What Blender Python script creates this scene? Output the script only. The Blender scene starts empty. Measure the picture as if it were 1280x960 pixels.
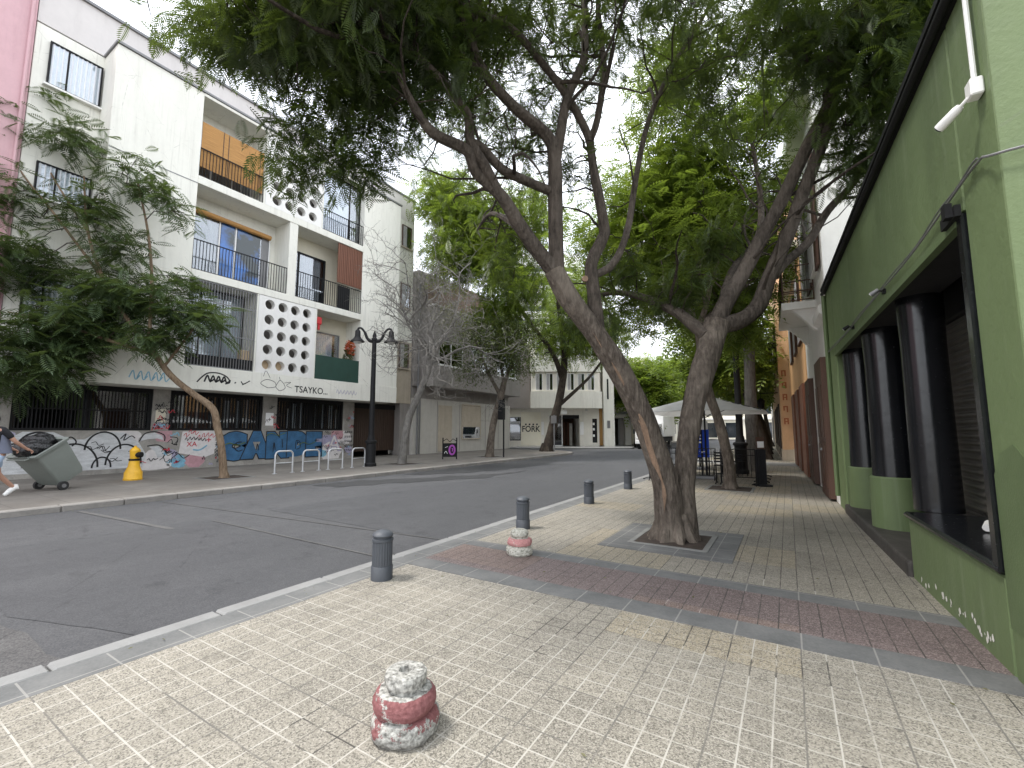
import bpy, bmesh, math, random
import numpy as np
from mathutils import Vector, Matrix, noise as mnoise

random.seed(7); rng = np.random.default_rng(7)
SC = bpy.context.scene
COL = SC.collection
PI = math.pi
R = math.radians

# ------------------------------------------------------------------ camera numbers
FPX, CAMH = 555.0, 1.5
PITCH = math.atan(58 / FPX)
YAW = math.atan(345 / math.hypot(FPX, 58))
CY_, SY_ = math.cos(YAW), math.sin(YAW)

def at(u, v, f):
    """world point seen at photo pixel (u, v), f metres ahead of the viewer (horizontal)"""
    x = (u - 640) / FPX; y = -(v - 480) / FPX
    fw = math.cos(PITCH) - y * math.sin(PITCH)
    up = math.sin(PITCH) + y * math.cos(PITCH)
    t = f / fw
    r = x * t; z = CAMH + up * t
    return Vector((r * CY_ - f * SY_, r * SY_ + f * CY_, z))

def ground(u, v, z=0.0):
    x = (u - 640) / FPX; y = -(v - 480) / FPX
    fw = math.cos(PITCH) - y * math.sin(PITCH)
    up = math.sin(PITCH) + y * math.cos(PITCH)
    t = (z - CAMH) / up
    r, f = x * t, fw * t
    return Vector((r * CY_ - f * SY_, r * SY_ + f * CY_, z))

# ------------------------------------------------------------------ materials
def new_mat(name):
    m = bpy.data.materials.new(name); m.use_nodes = True
    nt = m.node_tree
    for n in list(nt.nodes): nt.nodes.remove(n)
    out = nt.nodes.new('ShaderNodeOutputMaterial')
    return m, nt, out

class NB:
    """tiny node helper"""
    def __init__(s, nt): s.nt = nt; s.L = nt.links
    def n(s, t, **kw):
        x = s.nt.nodes.new(t)
        for k, v in kw.items(): setattr(x, k, v)
        return x
    def link(s, a, b): s.L.new(a, b)
    def setin(s, node, key, val):
        if isinstance(val, bpy.types.NodeSocket): s.link(val, node.inputs[key])
        else: node.inputs[key].default_value = val
    def coord(s, kind='Object'): return s.n('ShaderNodeTexCoord').outputs[kind]
    def mapping(s, vec, scale=(1, 1, 1), loc=(0, 0, 0), rot=(0, 0, 0)):
        m = s.n('ShaderNodeMapping'); s.link(vec, m.inputs[0])
        m.inputs['Scale'].default_value = scale; m.inputs['Location'].default_value = loc
        m.inputs['Rotation'].default_value = rot
        return m.outputs[0]
    def noise(s, vec, scale, detail=4, rough=.6, out='Fac'):
        x = s.n('ShaderNodeTexNoise'); s.link(vec, x.inputs['Vector'])
        x.inputs['Scale'].default_value = scale; x.inputs['Detail'].default_value = detail
        x.inputs['Roughness'].default_value = rough
        return x.outputs[out]
    def voro(s, vec, scale, feature='F1', out='Distance'):
        x = s.n('ShaderNodeTexVoronoi', feature=feature); s.link(vec, x.inputs['Vector'])
        x.inputs['Scale'].default_value = scale
        return x.outputs[out]
    def math(s, op, a, b=0.0, c=0.0, clamp=False):
        x = s.n('ShaderNodeMath', operation=op); x.use_clamp = clamp
        for i, v in enumerate((a, b, c)):
            if isinstance(v, bpy.types.NodeSocket): s.link(v, x.inputs[i])
            else: x.inputs[i].default_value = v
        return x.outputs[0]
    def ramp(s, fac, stops, interp='LINEAR'):
        x = s.n('ShaderNodeValToRGB'); s.link(fac, x.inputs[0]); cr = x.color_ramp
        cr.interpolation = interp
        while len(cr.elements) < len(stops): cr.elements.new(.5)
        for e, (p, c) in zip(cr.elements, stops):
            e.position = p
            e.color = (c, c, c, 1) if isinstance(c, (int, float)) else (*c, 1)
        return x.outputs[0]
    def mix(s, fac, a, b, mode='MIX'):
        x = s.n('ShaderNodeMix', data_type='RGBA', blend_type=mode)
        for key, v in ((0, fac), (6, a), (7, b)):
            if isinstance(v, bpy.types.NodeSocket): s.link(v, x.inputs[key])
            elif key == 0: x.inputs[0].default_value = v
            else: x.inputs[key].default_value = (*v, 1) if len(v) == 3 else v
        return x.outputs[2]
    def bump(s, h, strength=.3, dist=.01, normal=None):
        x = s.n('ShaderNodeBump'); s.link(h, x.inputs['Height'])
        x.inputs['Strength'].default_value = strength; x.inputs['Distance'].default_value = dist
        if normal is not None: s.link(normal, x.inputs['Normal'])
        return x.outputs[0]
    def sep(s, vec):
        x = s.n('ShaderNodeSeparateXYZ'); s.link(vec, x.inputs[0]); return x.outputs
    def bsdf(s, out, color, rough=.7, metal=0.0, normal=None, spec=.5, coat=0):
        p = s.n('ShaderNodeBsdfPrincipled')
        s.setin(p, 'Base Color', color if isinstance(color, bpy.types.NodeSocket) else (*color, 1))
        s.setin(p, 'Roughness', rough); s.setin(p, 'Metallic', metal)
        p.inputs['Specular IOR Level'].default_value = spec
        if coat: p.inputs['Coat Weight'].default_value = coat
        if normal is not None: s.link(normal, p.inputs['Normal'])
        s.link(p.outputs[0], out.inputs[0])
        return p

def sc3(c, k): return tuple(min(1.0, x * k) for x in c)

def plain(name, col, rough=.6, metal=0.0, var=.18, scale=2.5, bump=.15, bscale=70., dirt=None, dirt_amt=.35, spec=.5, stretch=(1, 1, 1), bdist=.01, streak=None, streak_amt=.4):
    """a painted / plastered / metal surface: colour that wanders a little, fine bump, optional stain"""
    m, nt, out = new_mat(name); b = NB(nt)
    co = b.coord()
    v = b.mapping(co, stretch)
    n1 = b.noise(v, scale, 5, .65)
    n2 = b.noise(co, scale * 9, 3, .6)
    f = b.math('ADD', b.math('MULTIPLY', n1, .7), b.math('MULTIPLY', n2, .3))
    c = b.ramp(f, [(.3, sc3(col, 1 - var)), (.7, sc3(col, 1 + var))])
    if dirt is not None:
        st = b.noise(b.mapping(co, (1.6, 1.6, .22)), 1.7, 6, .7)
        k = b.ramp(st, [(.5, 0.0), (.75, 1.0)])
        c = b.mix(b.math('MULTIPLY', k, dirt_amt), c, dirt)
    if streak is not None:
        s1 = b.noise(b.mapping(co, (5.5, 5.5, .16)), 1.9, 5, .65); s2 = b.noise(co, .8, 4, .6)
        kk = b.math('MULTIPLY', b.ramp(s1, [(.54, 0.0), (.68, 1.0)]), b.ramp(s2, [(.40, 0.0), (.60, 1.0)]))
        c = b.mix(b.math('MULTIPLY', kk, streak_amt), c, streak)
        vc = b.voro(b.mapping(co, (.7, .7, .9)), 1.0, 'DISTANCE_TO_EDGE'); wig = b.noise(co, 3.5, 4, .7)
        cr = b.math('LESS_THAN', b.math('ADD', vc, b.math('MULTIPLY', wig, .03)), .0165)
        c = b.mix(b.math('MULTIPLY', cr, .35), c, sc3(streak, .7))
    h = b.noise(co, bscale, 3, .6)
    rr = b.ramp(n2, [(.2, max(0, rough - .08)), (.8, min(1, rough + .08))])
    b.bsdf(out, c, rr, metal, b.bump(h, bump, bdist), spec)
    return m

M = {}
def mats():
    M['white_plaster'] = plain('white plaster', (.76, .75, .68), .85, var=.05, scale=.8, bump=.25, bscale=40, dirt=(.52, .50, .44), dirt_amt=.38, streak=(.40, .385, .34), streak_amt=.4)
    M['parapet'] = plain('pinkish parapet plaster', (.61, .58, .56), .85, var=.06, scale=.8, bump=.25, bscale=40, dirt=(.42, .39, .38), dirt_amt=.35)
    M['cream_plaster'] = plain('cream plaster', (.68, .64, .52), .85, var=.06, bump=.2)
    M['beige_plaster'] = plain('beige plaster', (.47, .41, .33), .88, var=.1, bump=.3, dirt=(.25, .22, .19), dirt_amt=.4)
    M['pink_plaster'] = plain('pink plaster', (.60, .385, .41), .88, var=.07, bump=.25, dirt=(.36, .2, .22), dirt_amt=.3)
    M['old_concrete'] = plain('grey concrete render', (.31, .295, .27), .9, var=.35, scale=2.2, bump=.5, bscale=30, dirt=(.16, .15, .14), dirt_amt=.5)
    M['grey_render'] = plain('dark grey render', (.27, .25, .235), .9, var=.12, scale=.9, bump=.3, bscale=35, dirt=(.15, .14, .13), dirt_amt=.5)
    M['pale_panel'] = plain('pale grey panel', (.50, .48, .44), .8, var=.08, bump=.2, dirt=(.3, .29, .27), dirt_amt=.4)
    M['green_wall'] = plain('green painted wall', (.143, .195, .09), .55, var=.10, scale=.7, bump=.35, bscale=24, dirt=(.10, .135, .065), dirt_amt=.5, spec=.35, streak=(.225, .275, .165), streak_amt=.55)
    M['green_dark'] = plain('dark green paint', (.11, .155, .07), .5, var=.15, scale=1.5, bump=.25)
    M['peach'] = plain('peach plaster', (.60, .40, .24), .85, var=.1, bump=.25, dirt=(.42, .28, .18), dirt_amt=.4)
    M['orange_plaster'] = plain('orange ochre plaster', (.62, .36, .17), .85, var=.1, bump=.25, dirt=(.4, .24, .13), dirt_amt=.4)
    M['shop_stone'] = plain('pale shop stone', (.75, .72, .65), .8, var=.07, scale=1.5, bump=.25, dirt=(.42, .4, .36), dirt_amt=.35)
    M['shop_cream'] = plain('cream shop panel', (.78, .74, .62), .7, var=.05, bump=.15)
    M['white_paint'] = plain('white paint', (.78, .77, .74), .5, var=.05, bump=.1, dirt=(.5, .48, .44), dirt_amt=.25)
    M['black_metal'] = plain('black painted metal', (.011, .011, .012), .6, var=.25, scale=6, bump=.15, spec=.25)
    M['black_gloss'] = plain('black gloss paint', (.009, .010, .012), .22, var=.3, scale=3, bump=.22, bscale=5, spec=.55)
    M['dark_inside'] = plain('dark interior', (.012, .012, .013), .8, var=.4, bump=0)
    M['shop_inside'] = plain('warm shop interior', (.10, .055, .03), .7, var=.7, scale=1.6, bump=0)
    M['slate_metal'] = plain('slate grey cast iron', (.055, .062, .073), .5, var=.15, scale=8, bump=.25, bscale=90, dirt=(.10, .10, .10), dirt_amt=.4)
    M['galv'] = plain('pale galvanised steel', (.56, .57, .58), .35, .55, var=.2, scale=7, bump=.15)
    M['grey_metal'] = plain('grey metal', (.2, .2, .205), .45, .3, var=.12, bump=.1)
    M['brown_wood'] = plain('red brown painted wood', (.078, .038, .024), .55, var=.25, scale=3, stretch=(6, 6, .5), bump=.4, bscale=30)
    M['wood_panel'] = plain('reddish shutter wood', (.15, .058, .032), .6, var=.3, scale=3, stretch=(7, 7, .4), bump=.4, bscale=30)
    M['dark_wood'] = plain('dark brown boards', (.045, .026, .018), .6, var=.35, scale=3, stretch=(7, 7, .4), bump=.4)
    M['oak'] = plain('golden wood', (.36, .20, .06), .55, var=.2, scale=3, stretch=(6, 6, .5), bump=.2)
    M['terrace_wood'] = plain('weathered terrace boards', (.16, .105, .075), .75, var=.3, scale=3, stretch=(6, 6, .5), bump=.3)
    M['green_panel'] = plain('dark green balcony sheet', (.018, .058, .045), .5, var=.15, bump=.2)
    M['curtain_white'] = plain('white net curtain', (.74, .76, .80), .9, var=.05, scale=6, bump=.1)
    M['curtain_grey'] = plain('grey curtain', (.44, .43, .43), .9, var=.12, scale=6, bump=.1)
    M['alum'] = plain('white window frame', (.76, .76, .75), .4, var=.05, bump=.05)
    M['soil'] = plain('dark soil', (.045, .033, .025), .95, var=.4, scale=8, bump=1, bscale=50)
    M['pit_stone'] = plain('grey pit slab', (.20, .20, .19), .85, var=.15, scale=5, bump=.4)
    M['soot_step'] = plain('blackened stone step', (.055, .05, .045), .7, var=.45, scale=5, bump=.6, bscale=25)
    M['bin_plastic'] = plain('grey bin plastic', (.205, .225, .205), .5, var=.06, scale=3, bump=.06)
    M['bag_black'] = plain('black plastic bag', (.012, .012, .013), .28, var=.3, bump=.9, bscale=12, bdist=.05)
    M['rubber'] = plain('black rubber', (.02, .02, .02), .8, var=.2, bump=.1)
    M['hydrant_yellow'] = plain('yellow hydrant paint', (.72, .40, .018), .45, var=.12, scale=5, bump=.25, dirt=(.32, .19, .04), dirt_amt=.4)
    M['skin'] = plain('skin', (.42, .24, .17), .55, var=.06, bump=.05)
    M['hair'] = plain('dark hair', (.018, .013, .011), .6, var=.3, scale=30, bump=.5)
    M['cloth_black'] = plain('black cotton', (.012, .012, .015), .9, var=.2, bump=.2)
    M['cloth_blue_grey'] = plain('blue grey cloth', (.15, .165, .22), .9, var=.1, bump=.2)
    M['cloth_pale_blue'] = plain('pale blue denim', (.33, .42, .55), .9, var=.1, bump=.2)
    M['shoe_white'] = plain('white trainers', (.74, .74, .72), .6, var=.06, bump=.1)
    m, nt, out = new_mat('off white canvas'); b = NB(nt); n = b.noise(b.coord(), 3, 3); cc_ = b.ramp(n, [(.3, (.76, .76, .75)), (.7, (.84, .84, .83))])
    d_ = b.n('ShaderNodeBsdfDiffuse'); b.link(cc_, d_.inputs[0]); t_ = b.n('ShaderNodeBsdfTranslucent'); b.link(cc_, t_.inputs[0]); mx_ = b.n('ShaderNodeMixShader'); mx_.inputs[0].default_value = .45
    b.link(d_.outputs[0], mx_.inputs[1]); b.link(t_.outputs[0], mx_.inputs[2]); b.link(mx_.outputs[0], out.inputs[0]); M['canvas'] = m
    M['banner_blue'] = plain('blue banner cloth', (.012, .065, .50), .6, var=.06, bump=.1)
    M['pure_white'] = plain('white lettering', (.82, .82, .82), .6, var=.02, bump=0)
    M['letter_black'] = plain('black lettering', (.012, .012, .012), .6, var=.1, bump=0)
    M['truck_white'] = plain('white truck paint', (.80, .80, .79), .35, var=.03, bump=.02, spec=.5)
    M['windscreen'] = plain('dark windscreen', (.02, .025, .03), .08, var=.2, bump=0, spec=.8)
    M['red_plastic'] = plain('red plastic', (.52, .035, .04), .4, var=.08, bump=.05)
    M['camera_white'] = plain('white camera housing', (.80, .80, .78), .35, var=.04, bump=.03)
    M['lamp_glass'] = plain('cloudy lamp glass', (.62, .62, .60), .2, var=.05, bump=0)
    M['cardboard'] = plain('cardboard', (.50, .38, .25), .85, var=.08, bump=.1)
    M['purple'] = plain('purple spray paint', (.36, .07, .40), .6, var=.25, scale=8, bump=.05)
    M['terracotta'] = plain('terracotta', (.36, .13, .06), .8, var=.12, bump=.2)
    M['kerb_pale'] = plain('pale kerb stone', (.225, .225, .22), .85, var=.15, scale=3, bump=.4, bscale=50)
    M['kerb_left'] = plain('worn kerb stone', (.24, .225, .205), .88, var=.25, scale=2.2, bump=.5, bscale=40)
    # graffiti paints
    M['spray_black'] = plain('black spray paint', (.012, .012, .014), .6, var=.3, scale=10, bump=.05)
    M['spray_silver'] = plain('silver white spray paint', (.56, .57, .58), .55, var=.28, scale=4, stretch=(1, 1, 3), bump=.1)
    M['spray_blue'] = plain('blue spray paint', (.038, .125, .25), .6, var=.45, scale=2.5, bump=.1)
    M['spray_red'] = plain('red spray paint', (.5, .03, .05), .6, var=.15, bump=.05)
    M['spray_white'] = plain('white roller paint', (.66, .63, .62), .7, var=.14, scale=6, bump=.1)
    M['spray_lilac'] = plain('lilac spray paint', (.36, .34, .46), .6, var=.3, scale=6, bump=.05)
    M['faded_pink'] = plain('faded pink paint', (.48, .27, .30), .7, var=.3, scale=5, bump=.1)
    M['spray_cyan'] = plain('pale blue spray paint', (.20, .42, .55), .6, var=.3, scale=6, bump=.05)

    # blind of thin reeds
    m, nt, out = new_mat('reed blind'); b = NB(nt); co = b.coord(); x, y, z = b.sep(co)
    w = b.math('FRACT', b.math('MULTIPLY', z, 28.0))
    g = b.noise(b.mapping(co, (.6, 1.2, 40)), 1.5, 3)
    c = b.ramp(g, [(.3, (.34, .17, .05)), (.7, (.58, .31, .10))])
    c = b.mix(b.math('MULTIPLY', b.math('LESS_THAN', w, .16), .55), c, (.12, .06, .02))
    b.bsdf(out, c, .75, 0, b.bump(w, .4, .01)); M['reed_blind'] = m

    # roller shutter: dark corrugated
    m, nt, out = new_mat('dark roller shutter'); b = NB(nt); co = b.coord()
    g = b.noise(co, 3, 4)
    b.bsdf(out, b.ramp(g, [(.3, (.06, .055, .05)), (.7, (.11, .10, .09))]), .5, .2, b.bump(b.noise(co, 40, 2), .2)); M['shutter'] = m

    # glass: see-through with a reflection
    def glass(name, tint, face=.10, edge=.65):
        m, nt, out = new_mat(name); b = NB(nt)
        lw = b.n('ShaderNodeLayerWeight'); lw.inputs[0].default_value = .35
        f = b.ramp(lw.outputs['Facing'], [(0, face), (1, edge)])
        t = b.n('ShaderNodeBsdfTransparent'); t.inputs[0].default_value = (*tint, 1)
        g = b.n('ShaderNodeBsdfGlossy'); g.inputs['Roughness'].default_value = .03
        g.inputs[0].default_value = (.9, .92, .95, 1)
        mx = b.n('ShaderNodeMixShader'); b.link(f, mx.inputs[0]); b.link(t.outputs[0], mx.inputs[1]); b.link(g.outputs[0], mx.inputs[2])
        b.link(mx.outputs[0], out.inputs[0]); return m
    M['glass'] = glass('window glass', (.85, .88, .9))
    M['glass_dark'] = glass('smoky glass', (.35, .37, .38), .16, .6)
    m, nt, out = new_mat('glass painted with sky reflection'); b = NB(nt)
    g = b.noise(b.coord(), .55, 4, .7)
    b.bsdf(out, b.ramp(g, [(.42, (.03, .16, .52)), (.58, (.015, .03, .035))]), .12, 0, None, .8); M['glass_sky_reflection'] = m  # reflection of blue sky and tree painted into the colour

    # bark
    def bark(name, c0, c1, c2, k=1.0):
        m, nt, out = new_mat(name); b = NB(nt); co = b.coord()
        v = b.mapping(co, (9 * k, 9 * k, 2.2 * k))
        n1 = b.noise(v, 2.2, 8, .72)
        n2 = b.noise(co, 1.6, 4)
        vo = b.voro(b.mapping(co, (14 * k, 14 * k, 4 * k)), 1.6)
        c = b.ramp(n1, [(.3, c0), (.52, c1), (.75, c2)])
        c = b.mix(b.ramp(n2, [(.45, 0.0), (.7, .6)]), c, sc3(c2, 1.15))
        h = b.math('ADD', b.math('MULTIPLY', n1, .8), b.math('MULTIPLY', vo, .5))
        b.bsdf(out, c, .9, 0, b.bump(h, 1.0, .05), .2); return m
    M['bark'] = bark('grey brown bark', (.032, .026, .021), (.118, .097, .079), (.25, .212, .172))
    M['bark_backlit'] = bark('backlit limb bark', (.03, .024, .02), (.08, .066, .054), (.15, .125, .104))  # bark colour darkened for limbs seen against the bright sky
    M['bark_dark'] = bark('dark bark', (.02, .016, .013), (.055, .044, .036), (.10, .082, .066))
    M['bark_grey'] = bark('pale grey bark', (.085, .08, .074), (.175, .166, .152), (.27, .255, .235))
    M['bark_young'] = bark('young tan bark', (.08, .055, .035), (.19, .135, .09), (.28, .21, .14))
    M['bare_wood'] = plain('bare orange wood', (.22, .145, .096), .85, var=.5, scale=5, stretch=(5, 5, .6), bump=.6, bscale=30)

    # leaves
    def leaf(name, c0, c1, c2, tr=.42, nscale=.9):
        m, nt, out = new_mat(name); b = NB(nt); co = b.coord()
        n = b.noise(co, nscale, 3, .6); n2 = b.noise(co, 9, 2, .5)
        f = b.math('ADD', b.math('MULTIPLY', n, .65), b.math('MULTIPLY', n2, .35))
        c = b.ramp(f, [(.32, c0), (.5, c1), (.68, c2)])
        d = b.n('ShaderNodeBsdfDiffuse'); b.link(c, d.inputs[0])
        t = b.n('ShaderNodeBsdfTranslucent')
        b.link(b.mix(.5, c, (.22, .30, .03), 'MIX'), t.inputs[0])
        mx = b.n('ShaderNodeMixShader'); mx.inputs[0].default_value = tr
        b.link(d.outputs[0], mx.inputs[1]); b.link(t.outputs[0], mx.inputs[2])
        g = b.n('ShaderNodeBsdfGlossy'); g.inputs['Roughness'].default_value = .42
        m2 = b.n('ShaderNodeMixShader'); m2.inputs[0].default_value = .045
        b.link(mx.outputs[0], m2.inputs[1]); b.link(g.outputs[0], m2.inputs[2])
        b.link(m2.outputs[0], out.inputs[0]); return m
    M['leaf_near'] = leaf('dark feathery leaves', (.024, .040, .015), (.042, .070, .020), (.09, .13, .030), .36)
    M['leaf_sap'] = leaf('young tree leaves', (.040, .066, .030), (.07, .112, .048), (.135, .185, .08), .34)
    M['leaf_bright'] = leaf('bright green leaves', (.05, .085, .016), (.14, .21, .028), (.31, .37, .05), .55)
    M['leaf_olive'] = leaf('olive leaves', (.040, .052, .022), (.068, .088, .034), (.12, .14, .05), .3)
    M['leaf_dry'] = leaf('dry brown green leaves', (.07, .06, .035), (.12, .11, .06), (.18, .17, .09), .3)
    M['petal_red'] = leaf('red flowers', (.35, .03, .02), (.5, .08, .03), (.6, .18, .05), .3, 6)

    # ---------------- paving of the near pavement: small square cells with pale and dark joints, granite chips
    def paving(name, base_a, base_b, chip_d, chip_l, cell=.14, pale=(.62, .60, .55), joint_pale=.75):
        m, nt, out = new_mat(name); b = NB(nt); co = b.coord(); x, y, z = b.sep(co)
        wob = b.noise(co, 1.3, 2); wx = b.math('MULTIPLY_ADD', wob, .012, x); wy = b.math('MULTIPLY_ADD', wob, -.012, y)
        def cellf(c, s): return b.math('DIVIDE', c, s)
        def line(c, s, w):
            f = b.math('FRACT', cellf(c, s))
            d = b.math('ABSOLUTE', b.math('SUBTRACT', f, .5))
            return b.math('GREATER_THAN', d, .5 - w / s / 2)
        lx, ly = line(wx, cell, .0085), line(wy, cell, .0085)
        bx, by = line(wx, cell * 3, .013), line(wy, cell * 3, .009)
        nearf = b.math('SUBTRACT', 1.0, b.math('MULTIPLY', b.math('MULTIPLY', b.math('SUBTRACT', y, 2.8), .5, clamp=True), .62))
        anyl = b.math('MAXIMUM', lx, b.math('MULTIPLY', ly, nearf))
        # one value per 3x3 slab and per big repaired patch
        def rnd(sx, sy, seed):
            cb = b.n('ShaderNodeCombineXYZ')
            b.link(b.math('FLOOR', cellf(wx, sx)), cb.inputs[0]); b.link(b.math('FLOOR', cellf(wy, sy)), cb.inputs[1]); cb.inputs[2].default_value = seed
            w = b.n('ShaderNodeTexWhiteNoise'); b.link(cb.outputs[0], w.inputs[0]); return w.outputs['Value']
        r1, r2 = rnd(cell * 3, cell * 3, 1.0), rnd(cell * 9, cell * 6, 4.0)
        chips = b.voro(co, 150, 'F1', 'Color')
        cs = b.n('ShaderNodeSeparateColor'); b.link(chips, cs.inputs[0])
        big = b.noise(co, .6, 4)
        col = b.mix(b.math('ADD', b.math('MULTIPLY', r1, .6), b.math('MULTIPLY', r2, .4)), base_a, base_b)
        col = b.mix(b.math('MULTIPLY', b.math('GREATER_THAN', r2, .80), .45), col, (base_b[0] * 1.18, base_b[1] * 1.05, base_b[2] * .78))
        col = b.mix(b.math('MULTIPLY', b.math('LESS_THAN', r2, .16), .30), col, sc3(base_a, .72))
        col = b.mix(b.math('MULTIPLY', b.math('LESS_THAN', cs.outputs[0], .22), .75), col, chip_d)
        col = b.mix(b.math('MULTIPLY', b.math('GREATER_THAN', cs.outputs[0], .72), .6), col, chip_l)
        col = b.mix(b.ramp(big, [(.35, .0), (.7, .30)]), col, sc3(base_a, .6))
        stain = b.noise(co, 2.6, 6, .75)
        col = b.mix(b.ramp(stain, [(.54, 0.0), (.70, .42)]), col, sc3(base_a, .42))
        gum = b.voro(co, 1.9); col = b.mix(b.math('MULTIPLY', b.math('LESS_THAN', gum, .045), .6), col, (.07, .065, .06))
        # joints
        jn = b.noise(co, 1.1, 3)
        far = b.math('MULTIPLY', b.math('SUBTRACT', y, 2.2), .16, clamp=True)
        isp = b.math('LESS_THAN', b.math('ADD', jn, b.math('MULTIPLY', far, .55)), .5 + .2 * joint_pale)
        jc = b.mix(isp, (.055, .05, .045), pale)
        jc = b.mix(b.math('MULTIPLY', b.math('MAXIMUM', bx, b.math('MULTIPLY', by, b.math('GREATER_THAN', jn, .5))), .8), jc, (.06, .055, .05))
        worn = b.ramp(b.noise(co, 5.0, 3, .6), [(.36, .42), (.55, .95)])
        col = b.mix(b.math('MULTIPLY', anyl, worn), col, jc)
        hgt = b.math('SUBTRACT', b.math('MULTIPLY', cs.outputs[1], .25), anyl)
        tilt = b.math('MULTIPLY', r1, .4)
        b.bsdf(out, col, b.ramp(stain, [(.3, .62), (.7, .8)]), 0, b.bump(b.math('ADD', hgt, tilt), .45, .006), .35)
        return m
    M['paving'] = paving('granite chip paving', (.235, .218, .183), (.31, .284, .232), (.085, .078, .067), (.44, .41, .355), pale=(.43, .41, .365))
    M['paving_red'] = paving('red granite paving', (.14, .112, .108), (.178, .14, .134), (.10, .075, .07), (.36, .29, .27), pale=(.34, .30, .28), joint_pale=.2)
    m, nt, out = new_mat('grey border slabs'); b = NB(nt); co = b.coord(); x, y, z = b.sep(co)
    n = b.noise(co, 2.3, 6, .7); n2 = b.noise(co, 60, 2)
    c = b.ramp(b.math('ADD', b.math('MULTIPLY', n, .75), b.math('MULTIPLY', n2, .25)), [(.3, (.095, .098, .098)), (.7, (.185, .185, .18))])
    fx = b.math('GREATER_THAN', b.math('ABSOLUTE', b.math('SUBTRACT', b.math('FRACT', b.math('DIVIDE', x, .42)), .5)), .487)
    fy = b.math('GREATER_THAN', b.math('ABSOLUTE', b.math('SUBTRACT', b.math('FRACT', b.math('DIVIDE', y, .42)), .5)), .487)
    c = b.mix(b.math('MULTIPLY', b.math('MAXIMUM', fx, fy), .42), c, (.40, .385, .355))
    b.bsdf(out, c, .8, 0, b.bump(n2, .3, .005), .3); M['border'] = m

    # far pavement across the road
    m, nt, out = new_mat('worn grey pavement'); b = NB(nt); co = b.coord(); x, y, z = b.sep(co)
    n = b.noise(co, .7, 6, .7); n2 = b.noise(co, 40, 2)
    c = b.ramp(b.math('ADD', b.math('MULTIPLY', n, .8), b.math('MULTIPLY', n2, .2)), [(.3, (.125, .112, .098)), (.55, (.19, .175, .155)), (.75, (.27, .25, .225))])
    fx = b.math('GREATER_THAN', b.math('ABSOLUTE', b.math('SUBTRACT', b.math('FRACT', b.math('DIVIDE', x, .8)), .5)), .488)
    fy = b.math('GREATER_THAN', b.math('ABSOLUTE', b.math('SUBTRACT', b.math('FRACT', b.math('DIVIDE', y, .8)), .5)), .488)
    c = b.mix(b.math('MULTIPLY', b.math('MAXIMUM', fx, fy), .5), c, (.08, .075, .07))
    b.bsdf(out, c, .85, 0, b.bump(n2, .3, .006), .3); M['pavement_far'] = m

    # asphalt
    def asphalt(name, c0, c1, c2, rough=.8):
        m, nt, out = new_mat(name); b = NB(nt); co = b.coord()
        n = b.noise(b.mapping(co, (1.0, .35, 1)), .9, 7, .7); g = b.voro(co, 110, 'F1', 'Color'); gs = b.n('ShaderNodeSeparateColor'); b.link(g, gs.inputs[0])
        n3 = b.noise(co, 6, 4, .7)
        f = b.math('ADD', b.math('MULTIPLY', n, .42), b.math('ADD', b.math('MULTIPLY', gs.outputs[0], .33), b.math('MULTIPLY', n3, .25)))
        c = b.ramp(f, [(.3, c0), (.5, c1), (.72, c2)])
        sp = b.noise(co, 2.1, 5, .75)
        c = b.mix(b.ramp(sp, [(.56, 0.0), (.68, .5)]), c, sc3(c0, .62))
        cr_ = b.voro(b.mapping(b.n('ShaderNodeTexCoord').outputs['Object'], (.5, .28, 1)), 1.0, 'DISTANCE_TO_EDGE')
        c = b.mix(b.math('MULTIPLY', b.math('LESS_THAN', b.math('ADD', cr_, b.math('MULTIPLY', n3, .022)), .0125), .3), c, sc3(c0, .45))
        b.bsdf(out, c, rough, 0, b.bump(gs.outputs[1], .55, .006), .35); return m
    M['asphalt'] = asphalt('worn asphalt', (.050, .051, .055), (.068, .069, .073), (.096, .096, .099))
    M['asphalt_old'] = asphalt('old coarse asphalt', (.050, .049, .050), (.078, .076, .076), (.125, .121, .118))
    M['asphalt_shaded'] = asphalt('shaded dark asphalt', (.026, .027, .029), (.036, .037, .039), (.052, .052, .054), .65)  # darker asphalt colour for the tree shade painted on the road
    M['asphalt_new'] = asphalt('newer dark asphalt', (.045, .046, .050), (.060, .061, .065), (.084, .085, .089), .7)
    M['asphalt_pale'] = asphalt('pale joint filler', (.066, .066, .066), (.095, .094, .092), (.135, .132, .127))
    M['earth'] = plain('dusty ground', (.14, .13, .12), .95, var=.2, scale=.4, bump=.3, bscale=10)

    # cracked, chipped stone stump: red paint over pale concrete
    m, nt, out = new_mat('chipped red and white concrete'); b = NB(nt); co = b.coord(); x, y, z = b.sep(co)
    n = b.noise(co, 9, 6, .75); n2 = b.noise(co, 45, 3)
    conc = b.ramp(n2, [(.3, (.10, .097, .088)), (.5, (.31, .305, .28)), (.7, (.54, .53, .49))])
    band = b.ramp(z, [(.02, .30), (.05, .56), (.085, .52), (.125, .60), (.20, .64), (.212, .0)])
    red = b.math('LESS_THAN', n, b.math('MULTIPLY', band, .92))
    rc = b.ramp(n2, [(.3, (.15, .058, .058)), (.7, (.26, .115, .115))])
    dark = b.ramp(b.math('ADD', z, b.math('MULTIPLY', n, .06)), [(.02, .6), (.09, .0)])
    c = b.mix(red, conc, rc); c = b.mix(dark, c, (.11, .10, .095))
    b.bsdf(out, c, .9, 0, b.bump(b.math('ADD', n, b.math('MULTIPLY', n2, .5)), .8, .02), .2); M['stump'] = m
    m, nt, out = new_mat('chipped white and pink concrete'); b = NB(nt); co = b.coord(); x, y, z = b.sep(co)
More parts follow.
